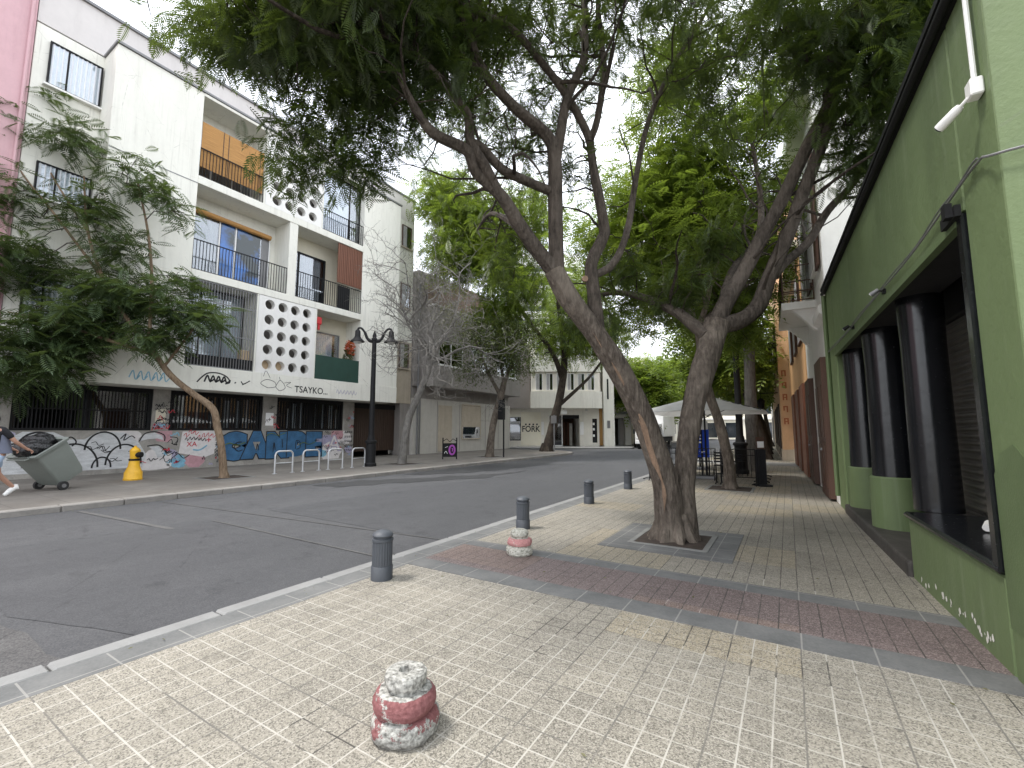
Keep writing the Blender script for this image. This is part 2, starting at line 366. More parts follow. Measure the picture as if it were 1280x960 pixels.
    n = b.noise(co, 9, 6, .75); n2 = b.noise(co, 45, 3)
    conc = b.ramp(n2, [(.3, (.15, .15, .12)), (.5, (.44, .43, .37)), (.7, (.60, .59, .53))])
    band = b.ramp(z, [(.107, 0.0), (.12, .64), (.20, .62), (.21, .0)])
    red = b.math('LESS_THAN', n, b.math('MULTIPLY', band, .95))
    c = b.mix(red, conc, b.ramp(n2, [(.3, (.40, .19, .18)), (.7, (.55, .28, .27))]))
    b.bsdf(out, c, .9, 0, b.bump(b.math('ADD', n, b.math('MULTIPLY', n2, .5)), .8, .02), .2); M['stump_pale'] = m
mats()

# ------------------------------------------------------------------ mesh building
class Frame:
    """facade frame: a along the wall, d outwards, z up"""
    def __init__(s, ox, oy, ax, ay, dx, dy):
        s.o = (ox, oy); s.a = (ax, ay); s.d = (dx, dy)
    def __call__(s, a, d, z):
        return (s.o[0] + s.a[0] * a + s.d[0] * d, s.o[1] + s.a[1] * a + s.d[1] * d, z)
WORLD = Frame(0, 0, 1, 0, 0, 1)      # a = X, d = Y

class MB:
    def __init__(s, fr=None): s.v = []; s.f = []; s.fr = fr or WORLD; s.smooth = []
    def add(s, vs, fs, smooth=False):
        k = len(s.v); s.v += [tuple(p) for p in vs]
        for f in fs: s.f.append([i + k for i in f]); s.smooth.append(smooth)
        return s
    def box(s, a0, a1, d0, d1, z0, z1):
        F = s.fr
        vs = [F(a, d, z) for z in (z0, z1) for d in (d0, d1) for a in (a0, a1)]
        return s.add(vs, [(0, 1, 3, 2), (4, 6, 7, 5), (0, 4, 5, 1), (2, 3, 7, 6), (0, 2, 6, 4), (1, 5, 7, 3)])
    def quad(s, pts): return s.add([s.fr(*p) for p in pts], [tuple(range(len(pts)))])
    def prism(s, poly, e0, e1, plane='az'):
        """poly extruded: 'az' polygon of (a, z) from d=e0..e1; 'dz' polygon of (d, z) along a; 'ad' polygon along z"""
        def P(p, e):
            return s.fr(p[0], e, p[1]) if plane == 'az' else s.fr(e, p[0], p[1]) if plane == 'dz' else s.fr(p[0], p[1], e)
        n = len(poly); vs = [P(p, e0) for p in poly] + [P(p, e1) for p in poly]
        fs = [tuple(range(n)), tuple(range(2 * n - 1, n - 1, -1))] + [(i, (i + 1) % n, (i + 1) % n + n, i + n) for i in range(n)]
        return s.add(vs, fs)
    def tube(s, pts, rad, n=8, cap=True, smooth=True, wob=0.0, flat=None):
        pts = [Vector(p) for p in pts]; m = len(pts)
        if not hasattr(rad, '__len__'): rad = [rad] * m
        t0 = (pts[1] - pts[0]).normalized()
        up = Vector((0, 0, 1)) if abs(t0.z) < .9 else Vector((1, 0, 0))
        nx = t0.cross(up).normalized(); vs = []
        for i, p in enumerate(pts):
            t = (pts[min(i + 1, m - 1)] - pts[max(i - 1, 0)])
            t = t.normalized() if t.length > 1e-9 else t0
            nx = (nx - t * nx.dot(t)); nx = nx.normalized() if nx.length > 1e-6 else t.orthogonal().normalized()
            ny = t.cross(nx)
            for k in range(n):
                an = 2 * PI * k / n; r = rad[i]
                if wob: 
                    q = p * 3.1
                    r *= 1 + wob * mnoise.noise(Vector((q.x + math.cos(an) * 1.4, q.y + math.sin(an) * 1.4, q.z * .6)))
                vs.append(p + (nx * math.cos(an) + ny * math.sin(an)) * r)
        fs = [(i * n + k, i * n + (k + 1) % n, (i + 1) * n + (k + 1) % n, (i + 1) * n + k) for i in range(m - 1) for k in range(n)]
        if cap: fs += [tuple(range(n))[::-1], tuple(range((m - 1) * n, m * n))]
        return s.add(vs, fs, smooth)
    def lathe(s, prof, c=(0, 0, 0), n=24, smooth=True, fn=None):
        vs = []; m = len(prof)
        for r, z in prof:
            for k in range(n):
                an = 2 * PI * k / n; rr = fn(r, z, an) if fn else r
                vs.append((c[0] + rr * math.cos(an), c[1] + rr * math.sin(an), c[2] + z))
        fs = [(i * n + k, i * n + (k + 1) % n, (i + 1) * n + (k + 1) % n, (i + 1) * n + k) for i in range(m - 1) for k in range(n)]
        fs += [tuple(range(n))[::-1], tuple(range((m - 1) * n, m * n))]
        return s.add(vs, fs, smooth)
    def cyl(s, p0, p1, r, n=12): return s.tube([p0, p1], r, n, True, True)
    def ribbon(s, pts, w, d):
        """flat stroke on a wall: pts (a, z) in the frame, width w, standing d proud"""
        q = catmull([Vector((p[0], p[1], 0)) for p in pts], 5) if len(pts) > 2 else [Vector((p[0], p[1], 0)) for p in pts]
        L = []; Rr = []
        for i, p in enumerate(q):
            t = (q[min(i + 1, len(q) - 1)] - q[max(i - 1, 0)]).normalized()
            nn = Vector((-t.y, t.x, 0)) * w * .5
            L.append(p + nn); Rr.append(p - nn)
        vs = [s.fr(p.x, d, p.y) for p in L] + [s.fr(p.x, d, p.y) for p in Rr]; k = len(q)
        return s.add(vs, [(i, i + 1, k + i + 1, k + i) for i in range(k - 1)])
    def blob(s, pts, d):
        """filled flat shape on a wall"""
        return s.add([s.fr(p[0], d, p[1]) for p in pts], [tuple(range(len(pts)))])

def catmull(P, k=6):
    out = []; n = len(P)
    for i in range(n - 1):
        p0, p1, p2, p3 = P[max(i - 1, 0)], P[i], P[i + 1], P[min(i + 2, n - 1)]
        for j in range(k):
            t = j / k
            out.append(.5 * ((2 * p1) + (p2 - p0) * t + (2 * p0 - 5 * p1 + 4 * p2 - p3) * t * t + (3 * p1 - p0 - 3 * p2 + p3) * t ** 3))
    out.append(P[-1].copy() if hasattr(P[-1], 'copy') else P[-1])
    return out

def root_loc(o):
    v = Vector((0, 0, 0))
    while o is not None: v += o.location; o = o.parent
    return v

def build(name, mb, mat, parent=None, bevel=0.0, normals=True, seg=1):
    """one mesh object; vertices given in world space (roots are not rotated while building)"""
    me = bpy.data.meshes.new(name)
    off = root_loc(parent) if parent is not None else Vector((0, 0, 0))
    me.from_pydata([(p[0] - off.x, p[1] - off.y, p[2] - off.z) for p in mb.v], [], mb.f)
    if any(mb.smooth): me.polygons.foreach_set('use_smooth', mb.smooth)
    if normals:
        bm = bmesh.new(); bm.from_mesh(me); bmesh.ops.recalc_face_normals(bm, faces=bm.faces); bm.to_mesh(me); bm.free()
    if any(mb.smooth):
        try: me.set_sharp_from_angle(angle=R(40))
        except Exception: pass
    me.materials.append(mat); me.update()
    o = bpy.data.objects.new(name, me); COL.objects.link(o)
    if parent is not None: o.parent = parent
    if bevel:
        md = o.modifiers.new('edge', 'BEVEL'); md.width = bevel; md.segments = seg; md.limit_method = 'ANGLE'; md.angle_limit = R(40)
    return o

def tag(o, label, cat, group=None, kind=None):
    o['label'] = label; o['category'] = cat
    if group: o['group'] = group
    if kind: o['kind'] = kind
    return o

def thing(name, label, cat, loc=(0, 0, 0), group=None):
    o = bpy.data.objects.new(name, None); COL.objects.link(o); o.location = loc
    o.empty_display_size = .2
    return tag(o, label, cat, group)

def struct(name, mb, mat, **kw):
    o = build(name, mb, mat, None, **kw); o['kind'] = 'structure'; return o

def dup(root, loc, rz=0.0, label=None):
    r = root.copy(); COL.objects.link(r); r.location = loc; r.rotation_euler = (0, 0, rz)
    if label: r['label'] = label
    for ch in list(root.children):
        c = ch.copy(); COL.objects.link(c); c.parent = r
        for g in list(ch.children):
            d = g.copy(); COL.objects.link(d); d.parent = c
    return r

def text_part(name, body, fr, a, z, size, d, mat, parent, off=0.0, sx=1.0, slant=0.0, rot=0.0, thick=.003, align='CENTER'):
    """lettering standing on a facade frame: built from the built-in font, turned into a mesh"""
    cu = bpy.data.curves.new(name, 'FONT'); cu.body = body; cu.size = 1.0; cu.align_x = align; cu.align_y = 'CENTER'
    cu.offset = off; cu.shear = slant; cu.extrude = 0.0; cu.resolution_u = 4
    tmp = bpy.data.objects.new(name, cu); COL.objects.link(tmp)
    dg = bpy.context.evaluated_depsgraph_get(); me0 = bpy.data.meshes.new_from_object(tmp.evaluated_get(dg))
    mb = MB(); cr, sr = math.cos(rot), math.sin(rot)
    vs = []
    for v in me0.vertices:
        x, y = v.co.x * size * sx, v.co.y * size
        vs.append(fr(a + x * cr - y * sr, d, z + x * sr + y * cr))
    mb.add(vs, [tuple(p.vertices) for p in me0.polygons])
    bpy.data.objects.remove(tmp); bpy.data.meshes.remove(me0); bpy.data.curves.remove(cu)
    return build(name, mb, mat, parent, normals=False)
# ================================================================== SETTING
ROADZ = -.12
mb = MB(); mb.quad([(-420, -300, -.17), (420, -300, -.17), (420, 700, -.17), (-420, 700, -.17)]); struct('ground', mb, M['earth'])
# the road: the street and the side street beyond the corner
mb = MB(); mb.box(-13.2, -4.16, -30, 30, -.16, ROADZ); mb.box(-60, -4.16, 30, 34.5, -.16, ROADZ)
mb.quad([(-60, 34.5, ROADZ), (-4.16, 34.5, ROADZ), (-4.16, 90, ROADZ), (-60, 60, ROADZ)])
struct('road', mb, M['asphalt'])
# repaired strips in the road surface
def ragged(pts, z, amp=.05, step=.25):
    out = []
    for i, p in enumerate(pts):
        q = pts[(i + 1) % len(pts)]; n = max(1, int(math.hypot(q[0] - p[0], q[1] - p[1]) / step))
        for k in range(n):
            x, y = p[0] + (q[0] - p[0]) * k / n, p[1] + (q[1] - p[1]) * k / n
            out.append((x + amp * mnoise.noise(Vector((x * 2.3, y * 2.3, 1))), y + amp * mnoise.noise(Vector((x * 2.3, y * 2.3, 7))), z))
    return out
for pts in ([(-9.6, -6), (-4.2, -6), (-4.2, 1.2), (-6.6, 1.0), (-9.7, 1.3)],):
    mb = MB(); mb.quad(ragged(pts, ROADZ + .004, .10)); struct('asphalt_patch', mb, M['asphalt_old'])
for pts in ([(-9.3, 1.4), (-5.9, 1.15), (-4.45, 1.6), (-4.35, 4.05), (-9.2, 4.1)], [(-9.2, 5.3), (-4.35, 5.2), (-4.4, 26), (-8.0, 25.5)]):
    mb = MB(); mb.quad(ragged(pts, ROADZ + .004, .07)); struct('asphalt_patch', mb, M['asphalt_new'])
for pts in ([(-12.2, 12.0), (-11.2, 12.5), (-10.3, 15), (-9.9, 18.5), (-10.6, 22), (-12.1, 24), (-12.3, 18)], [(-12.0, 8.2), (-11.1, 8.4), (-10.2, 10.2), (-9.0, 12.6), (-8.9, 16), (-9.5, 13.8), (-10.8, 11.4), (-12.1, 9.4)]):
    mb = MB(); mb.quad(ragged(pts, ROADZ + .007, .35)); struct('road_shade', mb, M['asphalt_shaded'])  # tree shade laid on the road as dark ragged sheets
# pale joint lines in the asphalt
mb = MB()
for (a, b, w) in (((-12.2, 3.2), (-8.7, 3.45), .10), ((-8.9, 4.15), (-4.4, 4.12), .035), ((-12.2, 4.6), (-4.4, 5.25), .03)):
    p, q = Vector((*a, 0)), Vector((*b, 0)); n = Vector((-(q - p).y, (q - p).x, 0)).normalized() * w / 2; z = ROADZ + .008
    mb.quad([(p.x + n.x, p.y + n.y, z), (q.x + n.x, q.y + n.y, z), (q.x - n.x, q.y - n.y, z), (p.x - n.x, p.y - n.y, z)])
struct('road_joint', mb, M['asphalt_pale'])

# near pavement
mb = MB(); mb.box(-3.73, 2.6, -30, 95, -.16, 0); struct('pavement', mb, M['paving'])
mb = MB(); mb.box(-4.0, -3.73, -30, 95, -.16, .001); struct('pavement_border', mb, M['border'])
mb = MB()
y = -30.0
while y < 95:
    mb.box(-4.17, -4.0, y + .006, y + .994, -.16, .004 + random.uniform(-.003, .003)); y += 1.0
struct('kerb', mb, M['kerb_pale'], bevel=.015)
mb = MB(); mb.box(-3.73, 1.2, 4.07, 4.83, 0, .004); struct('red_paving', mb, M['paving_red'])
mb = MB(); mb.box(-3.73, 1.2, 3.8, 4.07, 0, .006); mb.box(-3.73, 1.2, 4.83, 5.07, 0, .006); struct('pavement_border', mb, M['border'])
mb = MB(); mb.box(-3.73, 1.0, 22.3, 24.6, 0, .005); struct('sunlit_strip', mb, M['kerb_pale'])  # sunlight across the paving, put in as a pale strip

# far pavement with its rounded corner
def rounded(x0, x1, y0, y1, r):
    pts = [(x0, y0), (x1, y0)]
    for k in range(9):
        an = k / 8 * PI / 2; pts.append((x1 - r + r * math.cos(an), y1 - r + r * math.sin(an)))
    return pts + [(x0, y1)]
mb = MB(); mb.prism(rounded(-60, -12.68, -30, 30.2, 3.0), -.16, 0, 'ad'); struct('pavement_opposite', mb, M['pavement_far'])
mb = MB()
outer = rounded(-60, -12.44, -30, 30.44, 3.2)[1:-1]; inner = rounded(-60, -12.68, -30, 30.2, 3.0)[1:-1]
outer = [(-12.44, -30)] + [(-12.44, y) for y in np.arange(-29, 27, 1.0)] + outer[1:]; inner = [(-12.68, -30)] + [(-12.68, y) for y in np.arange(-29, 27, 1.0)] + inner[1:]
outer += [(-40, 30.44)]; inner += [(-40, 30.2)]
for i in range(len(outer) - 1):
    g = .01
    o0, o1, i0, i1 = (Vector((*p, 0)) for p in (outer[i], outer[i + 1], inner[i], inner[i + 1]))
    o1 = o1 + (o0 - o1) * g; i1 = i1 + (i0 - i1) * g; h = .006 + random.uniform(-.004, .006)
    vs = [(*p.xy, z) for z in (-.16, h) for p in (o0, o1, i1, i0)]
    mb.add(vs, [(0, 1, 2, 3), (4, 7, 6, 5), (0, 4, 5, 1), (1, 5, 6, 2), (2, 6, 7, 3), (3, 7, 4, 0)])
struct('kerb_opposite', mb, M['kerb_left'], bevel=.02)

FORK_O = at(634, 557.8, 42.0); FORK_O.z = 0
FF = Frame(FORK_O.x, FORK_O.y, CY_, SY_, SY_, -CY_)
mb = MB(FF); mb.prism([(-25, -12), (-25, 3.0), (9.6, 3.0), (11.0, 2.6), (11.6, 1.2), (11.6, -12)], -.16, .0, 'ad'); struct('pavement_beyond', mb, M['kerb_pale'])
mb = MB(); mb.quad([(-30, 44, -.11), (-11.8, 44, -.11), (-11.8, 95, -.11), (-30, 95, -.11)])
mb.v = [(p[0], p[1], p[2] + .08) for p in mb.v]; struct('pavement_beyond', mb, M['pavement_far'])

# ================================================================== APARTMENT BUILDING
AF = Frame(-19.0, 0.0, 0, 1, 1, 0)
apt = thing('apartment_building', 'white modernist apartment block with round-holed screens and graffiti along its ground floor', 'building', (-19, 11.5, 0))
mb = MB(AF)
mb.box(4.8, 7.5, -1.2, 0, 3.95, 14.85); mb.box(15.45, 18.1, -1.2, 0, 3.95, 14.85)
mb.box(4.8, 18.1, -1.5, .03, 3.05, 3.95)
mb.box(7.5, 15.45, -1.2, .02, 7.33, 7.65); mb.box(7.5, 15.45, -1.2, .02, 11.08, 11.4); mb.box(7.5, 15.45, -1.2, .02, 14.72, 14.85)
mb.box(11.3, 11.7, -1.2, 0, 7.65, 11.08)
mb.box(10.03, 10.1, -1.2, -.0, 3.95, 7.33); mb.box(12.8, 12.88, -1.2, 0, 3.95, 7.33)
mb.box(10.03, 10.1, -1.2, 0, 11.4, 14.72); mb.box(12.88, 12.96, -1.2, 0, 11.4, 14.72)
mb.box(3.08, 18.1, -4.5, -1.2, 3.05, 14.85)
build('wall', mb, M['white_plaster'], apt, bevel=.012)
mb = MB(AF); mb.box(3.08, 20.45, -4.5, -1.203, 14.9, 16.5); build('parapet', mb, M['parapet'], apt)
mb = MB(AF); mb.box(3.0, 20.5, -4.5, -1.12, 16.5, 16.6); mb.box(4.75, 18.15, -1.19, .06, 14.86, 14.94)
mb.box(4.81, 7.49, 0, .012, 11.06, 11.09); build('coping', mb, M['grey_metal'], apt)
mb = MB(AF); mb.box(18.1, 20.45, -4.5, -1.2, 7.05, 14.9); build('stair_wall', mb, M['white_plaster'], apt)
mb = MB(AF); mb.box(18.1, 20.45, -4.5, -1.19, 3.16, 7.05); build('stair_wall', mb, M['beige_plaster'], apt)
mb = MB(AF); mb.box(2.8, 16.2, -1.75, -1.2, 0, 1.5); base = build('plinth_wall', mb, M['old_concrete'], apt)
for a0, a1 in ((2.8, 3.5), (7.07, 7.62), (11.2, 11.85), (15.5, 16.2)):
    mb = MB(AF); mb.box(a0, a1, -1.75, -1.205, 1.5, 3.05); build('pillar', mb, M['old_concrete'], apt)
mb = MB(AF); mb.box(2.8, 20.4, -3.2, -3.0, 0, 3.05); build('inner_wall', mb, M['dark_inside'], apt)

def bars(fr, a0, a1, d, z0, z1, pitch, r=.010, rails=(), thick=.018):
    mb = MB(fr); n = max(2, int((a1 - a0) / pitch))
    for i in range(n + 1):
        a = a0 + (a1 - a0) * i / n; mb.box(a - r, a + r, d - r, d + r, z0, z1)
    for z in (z0, z1) + tuple(rails): mb.box(a0 - r, a1 + r, d - thick, d + thick, z - thick, z + thick)
    return mb

def curtain(fr, a0, a1, d, z0, z1, pleat=.12, amp=.025):
    mb = MB(fr); n = max(6, int((a1 - a0) / pleat * 4)); vs = []
    for i in range(n + 1):
        a = a0 + (a1 - a0) * i / n; dd = d + amp * math.sin(2 * PI * (a - a0) / pleat + .6 * math.sin(a * 3))
        vs += [fr(a, dd, z0), fr(a, dd, z1)]
    mb.add(vs, [(2 * i, 2 * i + 2, 2 * i + 3, 2 * i + 1) for i in range(n)], True); return mb

def window(parent, fr, a0, a1, z0, z1, d, panes=2, frame='black_metal', cur='curtain_white', span=None, glass='glass', fw=.05, sill=None, depth=.16, splits=None, name='window'):
    """a framed window whose back lies on depth d; frame > pane, curtain, sill, backing"""
    mb = MB(fr); D = d + depth
    mb.box(a0, a0 + fw, d, D, z0, z1); mb.box(a1 - fw, a1, d, D, z0, z1)
    mb.box(a0 + fw, a1 - fw, d, D, z0, z0 + fw); mb.box(a0 + fw, a1 - fw, d, D, z1 - fw, z1)
    sp = splits if splits is not None else [a0 + (a1 - a0) * k / panes for k in range(1, panes)]
    for s in sp: mb.box(s - fw / 2, s + fw / 2, D - .06, D - .004, z0 + fw, z1 - fw)
    w = build(name, mb, M[frame], parent)
    mb = MB(fr); mb.box(a0 + fw, a1 - fw, d + .004, d + .012, z0 + fw, z1 - fw); build('backing', mb, M['dark_inside'], w)
    if cur:
        c0, c1 = span or (a0 + fw, a1 - fw)
        build('curtain', curtain(fr, c0, c1, d + .06, z0 + fw, z1 - fw), M[cur], w, normals=False)
    mb = MB(fr); mb.box(a0 + fw, a1 - fw, D - .038, D - .03, z0 + fw, z1 - fw); build('pane', mb, M[glass], w)
    if sill:
        mb = MB(fr); mb.box(a0 - .08, a1 + .08, d + .002, D + .07, z0 - .07, z0 - .003); build('sill', mb, M[sill], w)
    return w

# windows on the set-back end bay and on the stair strip
for z0, z1 in ((12.85, 14.38), (9.0, 10.17), (5.0, 6.4)):
    window(apt, AF, 3.42, 4.76, z0, z1, -1.2, splits=[3.88], sill='white_paint', depth=.1)
for z0, z1 in ((13.12, 14.56), (9.15, 10.74), (5.35, 6.91)):
    window(apt, AF, 19.35, 20.15, z0, z1, -1.19, panes=1, frame='brown_wood', cur='curtain_grey', span=(19.4, 19.75), sill='beige_plaster', depth=.08)

# loggias: glazed doors at the back
window(apt, AF, 7.52, 10.02, 11.42, 13.9, -1.2, panes=3, frame='alum', cur='curtain_grey')
window(apt, AF, 7.55, 11.0, 7.68, 10.5, -1.2, splits=[8.85, 9.5], frame='alum', cur='curtain_grey', span=(7.6, 8.8), glass='glass', name='window')
mb = MB(AF); mb.box(8.9, 9.44, -1.06, -1.05, 7.8, 10.4); mb.box(9.56, 10.55, -1.06, -1.05, 7.8, 10.4); build('sky_reflection_pane', mb, M['glass_sky_reflection'], apt)  # panes carrying the painted sky reflection
mb = MB(AF); mb.box(10.62, 10.92, -1.08, -1.06, 7.75, 10.4); build('sliding_panel', mb, M['grey_metal'], apt)
window(apt, AF, 7.52, 10.02, 4.3, 7.3, -1.2, panes=3, frame='black_metal', cur='curtain_white')
window(apt, AF, 12.98, 15.43, 11.45, 14.7, -.5, splits=[14.75], frame='black_metal', cur='curtain_white', span=(13.25, 14.75))
mb = MB(AF); mb.box(11.7, 15.45, -1.2, -1.17, 10.3, 11.08); mb.box(13.95, 15.45, -1.2, -1.17, 7.65, 10.3)
mb.box(12.88, 15.45, -1.2, -1.17, 6.55, 7.33); mb.box(15.0, 15.45, -1.2, -1.17, 3.95, 6.55); build('loggia_wall', mb, M['cream_plaster'], apt)
window(apt, AF, 11.75, 13.93, 7.68, 10.28, -1.2, splits=[12.45], frame='black_metal', cur='curtain_grey', span=(12.5, 13.7), fw=.09)
window(apt, AF, 12.9, 14.95, 3.98, 6.5, -1.2, splits=[13.5], frame='grey_metal', cur='curtain_white', span=(13.55, 14.6))
mb = MB(AF); mb.box(13.93, 15.44, -.07, -.05, 9.0, 11.06)
for k in range(14): mb.box(13.93 + k * .108, 13.93 + k * .108 + .092, -.049, -.03 + .006 * (k % 2), 9.0, 11.06)
build('wooden_shutter', mb, M['wood_panel'], apt)
mb = MB(AF); mb.box(7.56, 10.0, -.13, -.11, 11.85, 13.72); bl = build('reed_blind', mb, M['reed_blind'], apt)
mb = MB(AF)
for a in (8.35, 8.55, 9.85): mb.box(a - .012, a + .012, -.108, -.10, 11.8, 13.72)
build('cord', mb, M['dark_wood'], bl)
mb = MB(AF); mb.tube([AF(7.56, -.95, 10.42), AF(10.95, -.95, 10.36)], .11, 10); build('rolled_blind', mb, M['reed_blind'], apt)
for args in ((7.52, 10.01, -.06, 11.42, 12.58, .115), (7.52, 11.28, -.06, 7.68, 8.86, .115), (12.98, 15.43, -.06, 11.44, 12.5, .12), (11.72, 15.43, -.06, 7.68, 8.9, .12)):
    build('railing', bars(AF, *args), M['black_metal'], apt)
mb = bars(AF, 7.52, 10.0, -.05, 3.98, 7.3, .105, .011, rails=(5.3, 6.55)); build('security_bars', mb, M['grey_metal'], apt)
mb = MB(AF); mb.box(7.52, 10.0, -.09, -.075, 3.98, 4.42); build('balcony_sheet', mb, M['black_metal'], apt)
mb = MB(AF); mb.box(14.0, 14.75, -.09, -.075, 7.7, 8.86); build('balcony_sheet', mb, M['black_metal'], apt)
mb = MB(AF); mb.box(12.9, 15.43, -.05, -.02, 3.96, 5.12); build('green_balcony_sheet', mb, M['green_panel'], apt)

# screens of round holes
def screen(a0, a1, z0, z1, holes_a, holes_z, r, name='hole_screen', n=20, dthick=.26):
    mb = MB(AF)
    da = holes_a[1] - holes_a[0]; dz = holes_z[1] - holes_z[0]
    ea = [a0] + [(holes_a[i] + holes_a[i + 1]) / 2 for i in range(len(holes_a) - 1)] + [a1]
    ez = [z0] + [(holes_z[i] + holes_z[i + 1]) / 2 for i in range(len(holes_z) - 1)] + [z1]
    for i, ca in enumerate(holes_a):
        for j, cz in enumerate(holes_z):
            A0, A1, Z0, Z1 = ea[i], ea[i + 1], ez[j], ez[j + 1]
            ang = [2 * PI * k / n for k in range(n)]
            cor = [math.atan2(zz - cz, aa - ca) for aa, zz in ((A0, Z0), (A1, Z0), (A1, Z1), (A0, Z1))]
            ang = sorted(set([round(x % (2 * PI), 5) for x in ang + cor]))
            ci, co_ = [], []
            for t in ang:
                c, s_ = math.cos(t), math.sin(t)
                k = min(((A1 - ca) / c if c > 1e-9 else (A0 - ca) / c if c < -1e-9 else 1e9), ((Z1 - cz) / s_ if s_ > 1e-9 else (Z0 - cz) / s_ if s_ < -1e-9 else 1e9))
                ci.append((ca + r * c, cz + r * s_)); co_.append((ca + k * c, cz + k * s_))
            m = len(ang); vs = [AF(p[0], 0.004, p[1]) for p in ci + co_] + [AF(p[0], -dthick, p[1]) for p in ci + co_]
            fs = []
            for k in range(m):
                q = (k + 1) % m
                fs += [(k, q, m + q, m + k), (2 * m + k, 3 * m + k, 3 * m + q, 2 * m + q), (k, 2 * m + k, 2 * m + q, q)]
            mb.add(vs, fs)
    return build(name, mb, M['white_paint'], apt, normals=False)
screen(10.1, 12.8, 3.96, 7.32, [10.58, 11.17, 11.76, 12.35], [4.33, 4.99, 5.65, 6.31, 6.98], .215)
screen(10.1, 12.88, 11.41, 14.71, [10.62, 11.21, 11.80, 12.40], [11.78, 12.45, 13.12, 13.79, 14.4], .215)

for args in ((10.1, 12.8, -.75, -.70, 3.96, 7.32), (10.1, 12.88, -.75, -.70, 11.41, 14.71)):
    mb = MB(AF); mb.box(*args); build('added_screen_dark_back', mb, M['grey_render'], apt)  # grey panel added behind the screens to darken their holes
mb = MB(AF)
for a in (10.58, 11.17): mb.box(a - .24, a + .24, -.29, -.28, 4.1, 4.57)
build('rusty_plate', mb, M['cardboard'], apt)
# ground floor windows with bars, gate
for a0, a1, dark in ((3.5, 7.07, 1), (7.62, 11.2, 0), (11.85, 15.5, 0)):
    mb = MB(AF); mb.box(a0, a0 + .07, -1.42, -1.25, 1.5, 3.05); mb.box(a1 - .07, a1, -1.42, -1.25, 1.5, 3.05); mb.box(a0 + .07, a1 - .07, -1.42, -1.25, 1.5, 1.58); mb.box(a0 + .07, a1 - .07, -1.42, -1.25, 2.88, 3.05)
    mb.box((a0 + a1) / 2 - .05, (a0 + a1) / 2 + .05, -1.42, -1.3, 1.58, 2.88)
    w = build('barred_window', mb, M['black_metal'], apt)
    build('grille', bars(AF, a0 + .1, a1 - .1, -1.235, 1.56, 2.92, .13 if not dark else .09, .022 if not dark else .012, rails=(2.2,) if dark else ()), M['black_metal'], w)
    mb = MB(AF)
    if not dark:
        a = a0 + .12
        while a < a1 - .25:
            ww = random.uniform(.05, .22)
            mb.box(a, a + ww, -1.47, -1.455, 1.6, random.uniform(2.5, 2.86)); a += ww + random.uniform(.12, .5)
        build('curtain', mb, M['curtain_white' if a0 > 11 else 'curtain_grey'], w)
    mb = MB(AF); mb.box(a0 + .07, a1 - .07, -1.40, -1.39, 1.58, 2.88); build('pane', mb, M['glass_dark' if dark else 'glass'], w)
mb = MB(AF)
for i in range(24):
    a = 16.22 + i * .1405; mb.box(a, a + .128, -1.7, -1.66, .32, 2.75)
mb.box(16.2, 19.6, -1.72, -1.70, .32, 2.8)
gate = build('gate', mb, M['dark_wood'], apt)
mb = MB(AF); mb.box(16.2, 19.6, -1.7, -1.62, 2.75, 3.05); mb.box(17.85, 17.95, -1.655, -1.6, .1, 2.75); build('gate_frame', mb, M['black_metal'], gate)
mb = MB(AF); mb.box(19.6, 20.45, -1.75, -1.22, 0, 3.16); build('side_pier', mb, M['grey_render'], apt)
mb = MB(AF); mb.tube([AF(18.2, -1.1, 3.2), AF(18.2, -1.1, 14.8)], .05, 8); build('downpipe', mb, M['grey_metal'], apt)
mb = MB(AF); mb.box(18.3, 18.75, -.9, -.75, 3.2, 3.38); build('wall_lamp', mb, M['black_metal'], apt)

# ---------------- graffiti
def half_dome(a, z, w, h, n=14): return [(a - w / 2, z)] + [(a + w / 2 * -math.cos(PI * k / n), z + h * math.sin(PI * k / n)) for k in range(n + 1)] + [(a + w / 2, z)]
def graff(mb, mat, lab=None):
    o = build('graffiti', mb, M[mat], apt, normals=False)
    return o
D0 = -1.2 + .004
fill, line = MB(AF), MB(AF)
fill.blob([(2.85, .16), (6.9, .16), (7.0, .6), (6.75, 1.05), (6.35, 1.42), (5.6, 1.46), (5.25, 1.2), (4.9, 1.2), (4.5, 1.44), (3.8, 1.46), (3.45, 1.2), (2.9, 1.4)], D0 - .001)
for k in range(16):
    a, z = random.uniform(3.2, 7.9), random.uniform(.2, 1.4); line.ribbon([(a, z), (a + .12, z + random.uniform(-.1, .15)), (a + .2, z - .08), (a + .34, z + random.uniform(-.1, .1))], .022, D0 + .0065)
for (a, z, w, h) in ((3.75, .28, 1.25, .82), (5.0, .25, 1.3, .80), (6.35, .30, 1.0, .70), (4.15, .82, .95, .62), (5.75, .84, .95, .60), (3.2, .8, .7, .5)):
    d = half_dome(a, z, w, h); fill.blob(d, D0 + random.uniform(0, .002)); line.ribbon(d[1:-1], .055, D0 + .005)
for (a, z, w, h) in ((4.55, .22, .5, .42), (5.75, .22, .5, .36)):
    d = half_dome(a, z, w, h); line.ribbon(d[1:-1], .05, D0 + .006)
fill.blob([(6.75, 1.1), (6.9, 1.36), (7.2, 1.42), (7.45, 1.3), (7.5, 1.12), (7.3, 1.2), (7.0, 1.18)], D0 + .001)
fill.blob([(7.05, .9), (7.35, .92), (7.55, .7), (7.5, .5), (7.35, .48), (7.25, .72)], D0 + .001)
line.ribbon([(6.75, 1.1), (6.9, 1.38), (7.2, 1.45), (7.5, 1.32), (7.53, 1.1)], .04, D0 + .005); line.ribbon([(7.0, .92), (7.35, .95), (7.58, .72), (7.52, .47)], .04, D0 + .005)
line.ribbon([(4.7, 1.1), (4.9, 1.28), (5.05, 1.12), (4.95, .98)], .04, D0 + .005)
